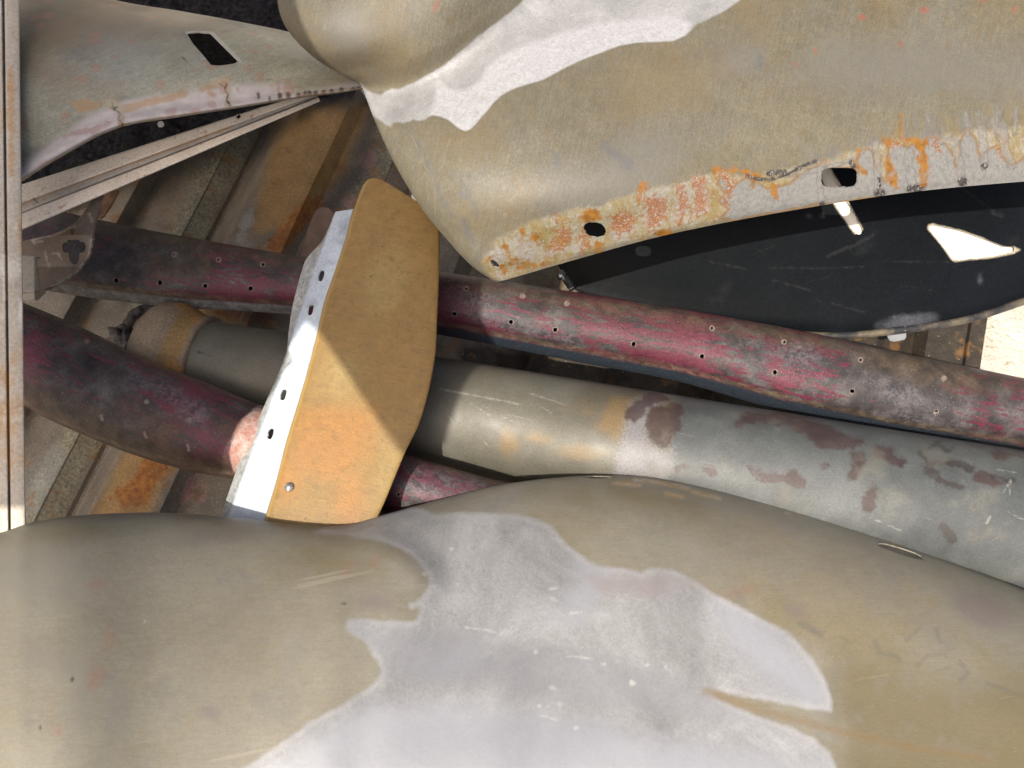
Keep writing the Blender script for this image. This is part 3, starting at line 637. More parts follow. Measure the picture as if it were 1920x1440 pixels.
# ------------------------------------------------------------------ channel strip leaning under the fender lip
P0, P1 = (-40, 372), (592, 168); Q0, Q1 = (-40, 466), (600, 190)
prf = [(0, -.012), (.0, 0), (.03, .002), (.40, .002), (.425, -.001), (.44, -.006), (.47, -.007), (.60, -.006), (.615, -.003), (.63, .003), (.66, .0035), (.97, .003), (1, 0), (1.0, -.012)]
tt = np.linspace(0, 1, 200); G = []
for u, z in prf:
    x = [(P0[0]+(P1[0]-P0[0])*a)*(1-u)+(Q0[0]+(Q1[0]-Q0[0])*a)*u for a in tt]; y = [(P0[1]+(P1[1]-P0[1])*a)*(1-u)+(Q0[1]+(Q1[1]-Q0[1])*a)*u for a in tt]
    G.append(WA(np.stack([x, y, .30-.05*tt+z], 1)))
Gd = []
for i in range(len(G)-1):
    n = 6 if prf[i+1][0]-prf[i][0] > .05 else 2
    for k in range(n): Gd.append(G[i]*(1-k/n)+G[i+1]*k/n)
Gd.append(G[-1]); G = np.stack(Gd, 0)
m = Mat('strip_paint', .6)
m.base(m.ramp(m.noise(12, detail=6), [(.3, (0.663, 0.573, 0.452)), (.6, (0.844, 0.742, 0.603))]))
m.layer(m.mask('groove', 2, 40, 2), m.ramp(m.noise(12), [(.4, (0.522, 0.501, 0.452)), (.6, (0.684, 0.652, 0.582))]))
m.layer(m.mask('tan', 3, 30, 3), (0.543, 0.361, 0.192), op=.8); m.layer(m.mask('line', 1, 30, 1.2), (0.090, 0.084, 0.081), op=.9)
m.blotch((0.483, 0.263, 0.141), 90, .60, .68, op=.7, scl=(1, 1, 1), off=2); m.specks((0.321, 0.222, 0.161), 110, .8, .35)
m.blotch((0.442, 0.381, 0.300), 14, .58, .7, op=.6, off=8); m.mult(m.noise(300, detail=4), .85, 1.12); STR = m.done()
def lr(u, a): return ((P0[0]+(P1[0]-P0[0])*a)*(1-u)+(Q0[0]+(Q1[0]-Q0[0])*a)*u, (P0[1]+(P1[1]-P0[1])*a)*(1-u)+(Q0[1]+(Q1[1]-Q0[1])*a)*u)
satt = dict(groove=[('p', [lr(.45, 0), lr(.45, 1), lr(.61, 1), lr(.61, 0)])], tan=[('s', [lr(.435, .1), lr(.435, .75)], 2.5)], line=[('s', [lr(.625, 0), lr(.625, 1)], 1.3), ('s', [(498, 197), (545, 181)], 2.5), ('s', [(62, 371), (70, 380)], 1.8)])
ch = link('channel_strip', grid_mesh(G, [ell(447, 218, 4.5, 5, 0, 16)], attrs=satt), STR); solidify(ch, .0015)
tag(ch, 'pale grooved metal channel strip leaning diagonally below the cracked fender lip', 'metal strip')
m = Mat('glimpse_white', .6); m.base((.8, .78, .72)); CH = m.done()

# ------------------------------------------------------------------ upright narrow strip along the left
xl = lambda y: -14+ (y+60)*.012; sx = [0, .02, .34, .36, .42, .46, .50, .70, .90, .97, 1.0, 1.0]; sz = [-.02, 0, .001, -.004, -.005, .003, .004, .0035, .002, .001, -.002, -.02]
ys = np.linspace(-80, 1080, 240); G = []
for u, z in zip(sx, sz):
    G.append(WA(np.stack([xl(ys)+u*49.5, ys, .42-.10*(ys/1000)+z], 1)))
Gd = []
for i in range(len(G)-1):
    n = 5 if sx[i+1]-sx[i] > .05 else 2
    for k in range(n): Gd.append(G[i]*(1-k/n)+G[i+1]*k/n)
Gd.append(G[-1]); G = np.stack(Gd, 0)
m = Mat('edge_strip', .6)
m.base(m.ramp(m.noise(8, detail=6), [(.3, (0.365, 0.311, 0.230)), (.6, (0.486, 0.432, 0.351))]))
m.blotch((0.446, 0.257, 0.095), 12, .52, .66, op=.7, scl=(1, .6, 1), rot=20); m.blotch((0.594, 0.553, 0.459), 20, .58, .7, op=.7, off=5)
m.layer(m.mask('line', 1.5, 60, 1.6), (0.135, 0.101, 0.068), op=.9); m.layer(m.mask('white', 8, 60, 4), (0.743, 0.702, 0.608), op=.8)
m.layer(m.mask('rust', 12, 40, 5), (0.432, 0.230, 0.068), op=.7)
m.mult(m.noise(250, detail=5), .8, 1.15); m.bump(m.noise(160, detail=5), .0008); ES = m.done()
stp = link('edge_strip', grid_mesh(G, attrs=dict(line=[('s', [(xl(-80)+.40*49.5, -80), (xl(1080)+.40*49.5, 1080)], 1.8)], white=[('e', 39, 580, 6, 16, 0), ('s', [(8, 480), (9, 560)], 3)],
    rust=[('s', [(36, 420), (40, 470)], 4), ('s', [(20, 130), (22, 330)], 5), ('s', [(12, 700), (20, 900)], 3)])), ES); solidify(stp, .002)
tag(stp, 'narrow rust stained metal strip standing along the left edge of the pile', 'metal strip')

# ------------------------------------------------------------------ bracket with the cross hole and the folded scrap
def flat_sheet(outline, holes, hf, step=3.):
    o = np.array(outline, float); x0, y0 = o.min(0)-step*2; x1, y1 = o.max(0)+step*2
    xs = np.arange(x0, x1+step, step); ys = np.arange(y0, y1+step, step)
    return WA([[(x, y, hf(x, y)) for x in xs] for y in ys]), outline, holes
bo = [(30, 455), (60, 448), (95, 441), (120, 431), (142, 416), (158, 398), (172, 374), (182, 352), (196, 340), (206, 344), (193, 356), (190, 370), (187, 392), (178, 414), (174, 432), (172, 455), (166, 482), (150, 502), (128, 520), (108, 533), (88, 541), (80, 545), (70, 530), (30, 520)]
cross = [(127, 450), (149, 449), (150, 454), (158, 454), (161, 463), (158, 473), (149, 474), (148, 488), (143, 497), (135, 496), (130, 486), (128, 473), (119, 474), (116, 464), (119, 455), (127, 454)]
bh = lambda x, y: .225+.00035*(x-40)*.5+(.02 if y < 440 else .02*max(0, 1-(y-440)/60))
G, o_, h_ = flat_sheet(bo, [cross], bh, 2.5)
m = Mat('bracket_steel', .5, .2)
m.base(m.ramp(m.noise(14, detail=7), [(.3, (0.053, 0.035, 0.022)), (.5, (0.084, 0.057, 0.035)), (.7, (0.124, 0.097, 0.068))]))
m.layer(m.mask('grey', 14, 50, 8), (0.105, 0.094, 0.083), op=.7); m.layer(m.mask('worn', 6, 120, 2.5), (0.248, 0.211, 0.166), op=.8)
m.mult(m.noise(200, detail=4), .75, 1.2); BR = m.done()
brk = link('bracket', grid_mesh(G, [cross, ell(136, 433, 4.2, 8, 0, 20)], outline=bo, attrs=dict(grey=[('p', [(142, 425), (175, 370), (190, 345), (188, 390), (172, 440), (168, 470)])],
    worn=[('s', [(60, 450), (110, 437), (140, 424)], 2), ('s', [(168, 402), (172, 415)], 3), ('s', [(172, 450), (165, 485), (150, 503), (128, 521), (100, 537)], 1.6), ('s', [(84, 472), (92, 500)], 1), ('s', [(98, 475), (112, 476)], 1.5), ('s', [(110, 478), (117, 488)], 1), ('s', [(64, 455), (80, 452)], 2)])), BR); solidify(brk, .003)
tag(brk, 'brown steel bracket with a cross shaped hole resting on the magenta bar', 'bracket')
ro = [(196, 346), (206, 354), (221, 356), (214, 372), (205, 388), (195, 402), (186, 410), (182, 405), (188, 385), (190, 365)]
G, _, _ = flat_sheet(ro, [], lambda x, y: .20+.0003*(x-180), 2.)
m = Mat('rusty_tab', .8); m.base(m.ramp(m.noise(40, detail=6), [(.35, (.09, .045, .02)), (.5, (.20, .10, .04)), (.65, (.28, .16, .07))])); m.bump(m.noise(120), .002)
rt = link('tab', grid_mesh(G, outline=ro), m.done(), brk); solidify(rt, .003); rt['label'] = 'rusty orange tab behind the bracket arm'
so_ = [(25, 479), (62, 480), (79, 483), (69, 489), (72, 515), (77, 543), (87, 543), (84, 551), (71, 563), (25, 562)]
G, _, _ = flat_sheet(so_, [], lambda x, y: .29-.0022*max(0, x-66)-(.0008*max(0, y-545)), 2.)
m = Mat('scrap_sheet', .55, .2); m.base(m.ramp(m.noise(12), [(.3, (.25, .225, .18)), (.6, (.34, .31, .255))])); m.mult(m.noise(200, detail=4), .85, 1.12)
m.layer(m.mask('edge', 2, 60, 1.5), (.12, .10, .07), op=.7)
scp = link('metal_offcut', grid_mesh(G, outline=so_, attrs=dict(edge=[('s', [(72, 547), (45, 549), (20, 548)], 1.2), ('s', [(69, 490), (72, 515), (77, 543)], 1.)])), m.done()); solidify(scp, .0015)
tag(scp, 'small folded grey sheet metal offcut below the bracket with the cross hole', 'metal offcut')
# reddish flap beyond the plate flange
fo = [(560, 480), (580, 418), (590, 395), (602, 387), (616, 388), (627, 398), (660, 440), (600, 520), (565, 510)]
G, _, _ = flat_sheet(fo, [], lambda x, y: -.09, 2.5)
m = Mat('red_brown_flap', .6); m.base(m.ramp(m.noise(20, detail=6), [(.35, (.13, .085, .055)), (.6, (.21, .14, .10))])); m.blotch((.30, .26, .22), 60, .6, .7, op=.6); m.layer(m.mask('edge', 1, 60, 1.2), (.04, .02, .015), op=.8)
flp = link('steel_flap', grid_mesh(G, outline=fo, attrs=dict(edge=[('s', fo[:6], 1.5)])), m.done()); solidify(flp, .004)
tag(flp, 'small reddish brown round cornered steel flap on the bed beyond the plate flange', 'steel flap')

# ------------------------------------------------------------------ black fender seen from inside
def lerp(a, b, t): return a+(b-a)*t
xs = [960, 1060, 1200, 1320, 1420, 1560, 1690, 1810, 1920, 2080, 2250]
low = [520, 560, 596, 612, 622, 630, 620, 600, 566, 500, 400]
rows = []
for u, dh in ((0, .14), (.15, .13), (.35, .115), (.55, .085), (.75, .042), (.88, .012), (.95, .0), (1, .004)):
    rows.append([(x, lerp(180-(x-960)*.08, y, u), .115+dh+(.02 if x < 1000 else 0)) for x, y in zip(xs, low)])
G = loft(rows, 360, 170); wob(G, .004, 9, 21)
slit = [(1530, 306), (1540, 300), (1556, 318), (1572, 345), (1590, 381), (1604, 404), (1616, 428), (1617, 437), (1611, 442), (1604, 438), (1590, 420), (1565, 383), (1545, 345)]
tri = [(1742, 430), (1744, 423), (1752, 421), (1762, 424), (1800, 432), (1845, 448), (1880, 462), (1900, 463), (1910, 467), (1898, 474), (1870, 480), (1830, 485), (1793, 489), (1786, 486), (1770, 464)]
bo2 = [(1036, 400), (1036, 480), (1055, 512), (1085, 545), (1120, 565), (1200, 590), (1300, 608), (1420, 622), (1560, 631), (1690, 621), (1810, 601), (1920, 567), (1965, 548), (1965, 100), (1036, 100)]
bf = thing('fender', 'upturned black painted fender with bright ragged gaps, under the big olive fender', 'fender', tuple(W(1500, 480, .08)), 'stripped car fenders')
m = Mat('black_primer', .5, 0, .06)
m.base(m.ramp(m.noise(5, detail=7), [(.3, (0.003, 0.004, 0.005)), (.5, (0.004, 0.005, 0.006)), (.75, (0.006, 0.007, 0.009))]))
m.blotch((0.011, 0.012, 0.013), 12, .58, .75, op=.8, off=4); m.blotch((0.010, 0.009, 0.007), 4, .52, .7, off=6, op=.6)
m.layer(m.mask('pale', 10, 50, 8), (0.063, 0.066, 0.077), op=.8)
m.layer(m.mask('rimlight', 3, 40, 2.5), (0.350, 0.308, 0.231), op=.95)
m.layer(m.mask('scr', 6, 140, 2.2), (0.042, 0.043, 0.043), op=.2)
m.scratch((0.025, 0.025, 0.025), 25, .28, .68, 1.2, off=1, long=.5, thin=12); m.scratch((0.025, 0.025, 0.025), -4, .28, .68, 1.2, off=5, long=.4, thin=14); m.scratch((0.035, 0.036, 0.036), -35, .4, .68, 1.2, off=9, long=.5, thin=12)
m.layer(m.mask('tan', 4, 40, 3), m.ramp(m.noise(40), [(.4, (0.112, 0.084, 0.052)), (.6, (0.210, 0.168, 0.115))]), .55)
m.specks((0.003, 0.003, 0.003), 70, .75, .28); m.specks((0.196, 0.196, 0.189), 40, .965, .22)
m.mult(m.noise(260, detail=4), .75, 1.3); m.bump(m.noise(90, detail=3), .0003); BF = m.done()
bfa = dict(pale=[('e', 1700, 606, 46, 14, -8), ('e', 1660, 628, 20, 8, 0), ('e', 1838, 525, 3, 5, 0), ('s', [(1515, 405), (1517, 405)], .6), ('s', [(1540, 405), (1542, 405)], .6)],
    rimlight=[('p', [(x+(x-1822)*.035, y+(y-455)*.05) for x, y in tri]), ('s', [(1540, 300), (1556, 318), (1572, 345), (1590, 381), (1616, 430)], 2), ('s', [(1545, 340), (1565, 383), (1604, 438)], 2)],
    tan=[('p', [(1720, 622), (1740, 610), (1810, 597), (1920, 560), (2080, 492), (2100, 520), (1920, 590), (1700, 650)])],
    scr=[('s', [(1440, 502), (1540, 503), (1620, 500)], 1), ('s', [(1650, 492), (1660, 490), (1800, 492)], .8), ('s', [(1550, 480), (1600, 460), (1636, 442)], 3), ('s', [(1800, 350), (1860, 395), (1880, 400)], 1.4), ('s', [(1862, 400), (1878, 405)], 3), ('s', [(1690, 535), (1760, 547)], 1), ('s', [(1330, 490), (1400, 505)], 1), ('s', [(1450, 525), (1520, 545)], 1.5), ('s', [(1560, 570), (1620, 585)], 1.5)])
bs = link('inner_panel', grid_mesh(G, [slit, tri], outline=bo2, attrs=bfa), BF, bf); solidify(bs, .0015)
m = Mat('glare_sheet', .6); m.base(m.ramp(m.noise(20, detail=4), [(.3, (.66, .60, .48)), (.6, (.78, .74, .64))])); CS = m.done()
P_ = project(G.reshape(-1, 3)).reshape(G.shape[0], G.shape[1], 2)
ci = [j for j in range(G.shape[1]) if 1470 < P_[60, j, 0] < 1955]; ri = [i for i in range(G.shape[0]) if 255 < P_[i, ci[len(ci)//2], 1] < 530]
G2 = G[ri[0]:ri[-1]+1, ci[0]:ci[-1]+1].copy(); G2[..., 2] -= .013
ps = link('glare_sheet', grid_mesh(G2), CS); solidify(ps, .002)  # added sheet supplies the brightness of sunlit ground in the gaps
tag(ps, 'added cream sheet standing in for sunlit ground behind the black fender gaps', 'sheet')
def glimpse(pts, h, label):
    G, _, _ = flat_sheet(pts, [], lambda x, y: h, 1.5)
    o = link('ground_glimpse', grid_mesh(G, outline=pts), CH); solidify(o, .002); tag(o, label, 'glimpse')  # pale piece added in place of sunlit ground showing through
glimpse(ell(301, 232, 6, 5, -20, 16), .20, 'tiny white disc standing in for bright ground seen below the cracked fender lip')
glimpse([(771, 366), (780, 361), (790, 368), (785, 377), (776, 376)], .12, 'small pale piece standing in for bright ground between the ochre plate tip and the big olive fender')
m = Mat('rim_steel', .5, .2); m.base(m.ramp(m.noise(30, detail=6), [(.3, (0.060, 0.054, 0.045)), (.5, (0.114, 0.093, 0.066)), (.7, (0.180, 0.147, 0.102))])); m.blotch((0.024, 0.025, 0.027), 9, .5, .62); m.mult(m.noise(200), .8, 1.2); RS = m.done()
cen = [W(x, y, .117) for x, y in ((1180, 585), (1300, 606), (1420, 620), (1560, 630), (1690, 619), (1810, 600), (1920, 565), (1962, 548))]
Gr = sweep([c for c in cen], .006, 16, 120)
link('rim', grid_mesh(Gr, close=True), RS, bf)
to = [(1661, 618), (1699, 612), (1699, 632), (1696, 637), (1676, 641), (1668, 639), (1664, 632)]
G, _, _ = flat_sheet(to, [], lambda x, y: .122-.0012*max(0, y-620), 1.6)
m = Mat('tab_primer', .45, .1); m.base(m.ramp(m.noise(40), [(.35, (.20, .215, .24)), (.65, (.30, .32, .35))])); tb = link('tab', grid_mesh(G, outline=to), m.done(), bf); solidify(tb, .002)
def bolt(p, d, r, ln, name, mat, par):
    bm = bmesh.new(); bmesh.ops.create_cone(bm, cap_ends=True, segments=6, radius1=r*1.7, radius2=r*1.7, depth=r*1.2); 
    ret = bmesh.ops.create_cone(bm, cap_ends=True, segments=14, radius1=r, radius2=r, depth=ln, matrix=Matrix.Translation((0, 0, ln/2)))
    bm.transform(Vector(d).to_track_quat('Z', 'Y').to_matrix().to_4x4()); bm.transform(Matrix.Translation(Vector(p))); me = bpy.data.meshes.new('m'); bm.to_mesh(me); bm.free(); finish(me, smooth=False); return link(name, me, mat, par)
m = Mat('dark_bolt', .4, .6); m.base((.08, .085, .09)); bolt(W(1056, 514, .12), (.5, -.8, -.1), .007, .03, 'bolt', m.done(), bf)

# ------------------------------------------------------------------ big fender at the top with its headlamp bulge
R = []
def row(cont, hs, *pts):
    (cx, cy), h0 = cont, hs[0]
    soft = lambda h: h if h < .46 else .46+(h-.46)*.55
    hs = [soft(h) for h in hs]; h0 = hs[0]*.6+hs[1]*.4
    r = [(cx+16, cy+4, h0-.10), (cx+2, cy, h0-.03), (cx, cy, h0)]
    for (x, y), h in zip(pts, hs[1:]): r.append((x, y, h))
    R.append(r)
row((512, -160), (.44, .54, .60, .63, .63, .62, .60), (600, -190), (750, -240), (920, -330), (1150, -450), (1500, -600), (1900, -750))
row((521, -40), (.44, .53, .59, .62, .62, .61, .59), (600, -60), (740, -110), (900, -200), (1130, -330), (1480, -500), (1900, -660))
row((536, 40), (.43, .51, .56, .59, .59, .58, .56), (615, 25), (750, -30), (900, -110), (1120, -240), (1460, -420), (1900, -600))
row((585, 100), (.41, .475, .52, .545, .55, .54, .53), (655, 85), (770, 40), (900, -30), (1110, -170), (1440, -350), (1900, -540))
row((640, 137), (.39, .435, .475, .50, .505, .50, .49), (700, 128), (795, 95), (925, 15), (1120, -115), (1430, -300), (1900, -480))
row((678, 160), (.38, .41, .44, .465, .47, .47, .46), (728, 165), (815, 140), (950, 55), (1150, -70), (1450, -250), (1900, -420))
row((690, 184), (.38, .415, .445, .47, .475, .475, .465), (745, 195), (840, 178), (985, 100), (1195, -15), (1480, -180), (1900, -330))
row((708, 230), (.385, .43, .46, .485, .49, .49, .48), (768, 245), (870, 235), (1030, 165), (1250, 65), (1530, -70), (1920, -190))
row((742, 304), (.385, .435, .465, .49, .495, .495, .485), (802, 315), (910, 305), (1085, 242), (1310, 150), (1590, 50), (1950, -50))
row((792, 388), (.375, .425, .45, .475, .48, .48, .475), (846, 388), (960, 374), (1140, 315), (1370, 235), (1650, 155), (1980, 85))
row((842, 450), (.36, .40, .425, .45, .455, .46, .455), (888, 444), (1005, 422), (1185, 368), (1420, 298), (1690, 232), (2010, 185))
row((884, 495), (.345, .38, .40, .425, .435, .44, .435), (925, 483), (1042, 456), (1220, 405), (1455, 347), (1715, 290), (2030, 255))
row((920, 521), (.335, .36, .385, .41, .42, .425, .42), (958, 506), (1070, 476), (1245, 428), (1478, 379), (1730, 336), (2040, 308))
row((934, 528), (.33, .35, .375, .40, .41, .415, .41), (968, 519), (1082, 486), (1256, 439), (1488, 394), (1737, 357), (2046, 330))
G = loft(R, 460, 330); wob(G, .003, 8, 31)
edge = [(930, 529), (950, 524), (1000, 508), (1060, 491), (1110, 477), (1200, 451), (1290, 427), (1400, 405), (1540, 381), (1640, 366), (1730, 357), (1830, 348), (1920, 340), (2100, 325)]
tholes = [[(918, 488), (924, 487), (931, 491), (937, 499), (939, 504), (933, 503), (925, 499), (920, 494)],
    [(1096, 421), (1103, 417), (1118, 417), (1128, 420), (1134, 427), (1137, 436), (1134, 444), (1120, 446), (1106, 444), (1098, 437), (1094, 428)],
    ell(1574, 333, 34, 18.5, 0, 40, 4), ell(1230, 370, 2.5, 2.5, 0, 12)]
bare = [(676, 154), (686, 168), (700, 175), (716, 177), (726, 170), (735, 167), (748, 168), (775, 155), (800, 142), (830, 124), (862, 98), (900, 66), (940, 36), (972, 10), (990, -10), (1040, -60), (1150, -160), (1700, -300), (1420, -30), (1386, 2), (1360, 20), (1340, 30), (1305, 46), (1285, 66), (1262, 76), (1230, 78), (1195, 79), (1160, 85), (1130, 97), (1100, 108), (1070, 121), (1040, 138), (1015, 150), (985, 158), (960, 167), (938, 179), (925, 192), (912, 208), (900, 222), (890, 234), (881, 242), (872, 245), (862, 241), (852, 233), (840, 224), (826, 218), (812, 216), (803, 219), (797, 225), (785, 226), (775, 223), (768, 228), (755, 230), (745, 228), (736, 232), (733, 239), (724, 233), (708, 222), (690, 212)]
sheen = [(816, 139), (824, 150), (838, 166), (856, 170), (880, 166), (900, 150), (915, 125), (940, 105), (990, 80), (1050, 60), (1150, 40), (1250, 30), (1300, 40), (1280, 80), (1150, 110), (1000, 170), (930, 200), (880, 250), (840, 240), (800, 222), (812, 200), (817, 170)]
S_ = lambda *p: list(p)
gray = [('s', S_((1480, 330), (1500, 322), (1540, 318), (1600, 300)), 4), ('s', S_((1640, 270), (1645, 300), (1648, 350), (1646, 362)), 6, 7), ('s', S_((1705, 285), (1702, 310), (1710, 345)), 7, 9), ('s', S_((1790, 260), (1795, 290), (1803, 320), (1804, 345)), 8, 7), ('s', S_((1840, 240), (1845, 280), (1845, 310)), 7, 8), ('s', S_((1760, 265), (1785, 262)), 5), ('s', S_((1880, 235), (1885, 280), (1897, 310)), 8, 8), ('s', S_((1860, 225), (1880, 270)), 6), ('s', S_((1540, 318), (1536, 340), (1542, 380)), 3.5, 5), ('s', S_((1740, 215), (1746, 262)), 3), ('s', S_((1810, 210), (1815, 250)), 4), ('s', S_((1835, 205), (1840, 245)), 3), ('s', S_((1870, 200), (1868, 240)), 3), ('s', S_((1905, 205), (1902, 250)), 4)]
dripg = [('e', 1845, 311, 7, 6, 0), ('e', 1804, 340, 9, 8, 0), ('e', 1715, 353, 16, 7, 0), ('e', 1649, 362, 11, 8, 0), ('s', S_((1400, 328), (1412, 333), (1432, 337), (1455, 334), (1480, 325), (1500, 313), (1528, 302)), 2.6), ('s', S_((1595, 305), (1600, 312)), 4), ('e', 1542, 382, 5, 5, 0), ('s', S_((1648, 335), (1650, 352)), 3), ('s', S_((1440, 325), (1470, 322)), 4)]
orange = [('p', [(1717, 270), (1738, 260), (1740, 275), (1742, 315), (1741, 350), (1725, 352), (1722, 320)]), ('p', [(1655, 262), (1672, 256), (1668, 290), (1674, 310), (1682, 335), (1692, 355), (1672, 358), (1664, 330), (1655, 305), (1662, 295)]), ('p', [(1603, 303), (1612, 306), (1622, 316), (1624, 326), (1612, 324), (1602, 318)]), ('s', S_((1687, 220), (1690, 262)), 4), ('s', S_((1608, 282), (1604, 300)), 3), ('s', S_((1690, 262), (1720, 262)), 5),
    ('p', [(1085, 406), (1106, 388), (1120, 394), (1130, 410), (1112, 414), (1094, 414)]), ('s', S_((946, 462), (952, 478), (960, 492)), 3.5), ('s', S_((960, 490), (975, 486)), 4), ('s', S_((1002, 445), (1006, 452)), 8, 5), ('s', S_((980, 435), (978, 450)), 4), ('s', S_((940, 500), (946, 512)), 4), ('e', 1122, 463, 10, 9, 0), ('s', S_((985, 492), (1000, 498), (1030, 488)), 4), ('e', 1245, 437, 10, 5, 0), ('s', S_((1340, 320), (1400, 320), (1420, 330)), 5), ('s', S_((1448, 345), (1455, 372)), 9, 5), ('s', S_((1410, 330), (1412, 350)), 6, 4), ('s', S_((1195, 360), (1205, 345)), 5), ('s', S_((915, 484), (912, 490)), 3), ('s', S_((970, 505), (985, 500)), 3)]
redr = [('p', [(1045, 430), (1065, 425), (1072, 445), (1062, 465), (1040, 472), (1030, 470), (1040, 450)]), ('p', [(1145, 405), (1180, 395), (1192, 408), (1186, 430), (1160, 442), (1146, 430)]), ('p', [(1210, 370), (1250, 372), (1250, 410), (1225, 430), (1212, 425)]), ('e', 1095, 455, 8, 14, 0), ('p', [(1272, 345), (1285, 345), (1288, 400), (1272, 420)]), ('p', [(1300, 335), (1320, 335), (1326, 395), (1304, 405)]), ('s', S_((1210, 350), (1195, 380)), 4), ('s', S_((1350, 325), (1370, 345), (1362, 380)), 6), ('e', 1306, 350, 8, 6, 0), ('e', 1045, 412, 6, 5, 0), ('e', 1680, 270, 7, 6, 0), ('s', S_((1750, 262), (1760, 280)), 4), ('s', S_((1880, 258), (1878, 290)), 4)]
lavp = [('p', [(1345, 346), (1352, 328), (1362, 335), (1370, 352), (1398, 330), (1422, 345), (1440, 352), (1480, 345), (1505, 325), (1530, 312), (1548, 300), (1545, 380), (1450, 400), (1372, 414), (1352, 408), (1366, 392), (1346, 378), (1360, 362)]),
    ('p', [(1546, 318), (1600, 312), (1612, 330), (1605, 300), (1612, 282), (1636, 280), (1640, 310), (1660, 340), (1668, 265), (1685, 270), (1700, 275), (1745, 258), (1768, 265), (1785, 285), (1795, 320), (1798, 270), (1812, 244), (1830, 262), (1838, 300), (1850, 280), (1868, 270), (1880, 300), (1900, 310), (1925, 290), (2100, 280), (2100, 340), (1920, 345), (1640, 370), (1540, 385)]),
    ]
tatt = dict(bare=[('p', bare)], sheen=[('p', sheen)], flange=[('p', edge+[(2100, 235), (1900, 240), (1800, 250), (1680, 265), (1600, 290), (1540, 305), (1440, 330), (1340, 325), (1260, 348), (1180, 368), (1100, 390), (1040, 405), (980, 425), (925, 460), (905, 490), (925, 520)])],
    dusty=[('p', [(1280, 345), (1340, 318), (1400, 318), (1480, 310), (1600, 265), (1700, 230), (1900, 190), (2100, 170), (2100, 240), (1900, 260), (1600, 320), (1280, 380)])],
    cream=[('e', 990, 468, 20, 22, 20), ('e', 935, 480, 16, 14, 0), ('e', 975, 455, 8, 10, 0), ('e', 1086, 404, 8, 5, 0), ('p', [(1212, 360), (1250, 352), (1252, 405), (1214, 425)]), ('p', [(1270, 345), (1290, 340), (1292, 400), (1270, 410)]), ('p', [(1300, 335), (1326, 330), (1330, 400), (1304, 405)]), ('s', [(1150, 440), (1190, 428)], 6), ('s', [(1030, 475), (1080, 462)], 5)],
    gray=gray, dripg=dripg, orange=orange, redr=redr, lavp=lavp, red=[('e', 1733, 18, 8, 5, 0), ('e', 1690, 83, 4, 4, 0), ('e', 1528, 96, 3, 6, -20), ('e', 1490, 120, 3, 3, 0), ('e', 1903, 17, 5, 6, 0), ('e', 1842, 0, 8, 5, 0), ('e', 1615, 32, 8, 5, -30), ('e', 1532, 136, 2, 3, 0), ('s', S_((820, 5), (815, 18)), 4)],
    tanb=[('e', 1240, 155, 110, 60, -10), ('p', [(530, 30), (560, 60), (600, 110), (680, 160), (760, 165), (830, 120), (760, 60), (740, 20), (700, 20), (640, 90)]), ('e', 880, 250, 60, 40, 0), ('e', 1420, 30, 60, 40, 0), ('e', 960, 380, 50, 30, -20), ('e', 880, 410, 40, 30, 30), ('s', S_((545, 40), (590, 100), (640, 140)), 10)],
    bulge=[('p', [(500, -300), (536, 40), (600, 105), (680, 162), (748, 168), (860, 98), (990, -5), (1200, -200)])],
    cool=[('e', 1380, 110, 40, 30, 0), ('e', 1700, 130, 200, 50, 0), ('e', 1180, 320, 130, 50, -20), ('e', 660, 60, 50, 40, 30)],
    scr=[('s', [(772, 255), (785, 285), (800, 320)], 1.8, .8), ('s', [(845, 262), (838, 275)], 1), ('s', [(812, 330), (815, 360), (816, 400)], 1), ('s', [(955, 290), (942, 330)], 1), ('s', [(840, 275), (870, 262)], .8), ('s', [(980, 350), (955, 378)], 1)],
    blu=[('s', [(1428, 108), (1422, 128)], 5), ('s', [(1412, 92), (1420, 90)], 1), ('s', [(780, 265), (788, 290)], 3), ('s', [(800, 300), (818, 350), (835, 380)], 2.4), ('s', [(850, 322), (852, 325)], 4), ('s', [(865, 365), (875, 370)], 5), ('s', [(870, 345), (895, 400)], 3), ('s', [(870, 415), (885, 455)], 7, 3), ('s', [(830, 380), (850, 405)], 4), ('s', [(1040, 290), (1048, 310)], 4), ('s', [(1130, 270), (1180, 310)], 8)])
tf = thing('fender', 'large olive fender leaning at the top with holes along its rusty dripping flange', 'fender', tuple(W(1200, 200, .30)), 'stripped car fenders')
m = olive(Mat('olive_fender_skin', .5, 0, .3), 1.2, 78, .37, .78)
m.c = m.mix(1., m.c, (.99, 1.0, .98), 'MULTIPLY')
tb_ = m.ma('MULTIPLY', m.mask('tanb', 90, 16, 40, detail=8), m.rng(m.noise(30, 'rest', 6, .7, (1, .14, 1), 4, .2), .36, .62, .25, 1))
m.layer(tb_, m.ramp(m.noise(70, 'rest', 5, .65, (1, .18, 1), 4), [(.35, (0.105, 0.082, 0.048)), (.6, (0.138, 0.099, 0.048))]), op=.6)
m.layer(m.mask('cool', 70, 12, 40), (0.098, 0.094, 0.085), op=.6)
m.layer(m.mask('blu', 12, 90, 7, kind='obj'), (0.067, 0.069, 0.077), op=.55)
m.layer(m.mask('red', 6, 80, 3), (0.176, 0.055, 0.038), op=.6)
m.layer(m.mask('scr', 2, 90, 1.2), (0.151, 0.130, 0.088), op=.6)
baremetal(m, m.mask('bare', 3.5, 60, 3, detail=8))
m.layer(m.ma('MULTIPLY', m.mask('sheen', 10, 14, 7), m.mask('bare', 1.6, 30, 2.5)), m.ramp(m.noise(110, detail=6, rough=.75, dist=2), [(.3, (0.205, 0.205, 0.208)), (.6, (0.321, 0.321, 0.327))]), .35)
st = m.noise(9, 'lip', 6, .7, (1, .09, 1), 0, .25)
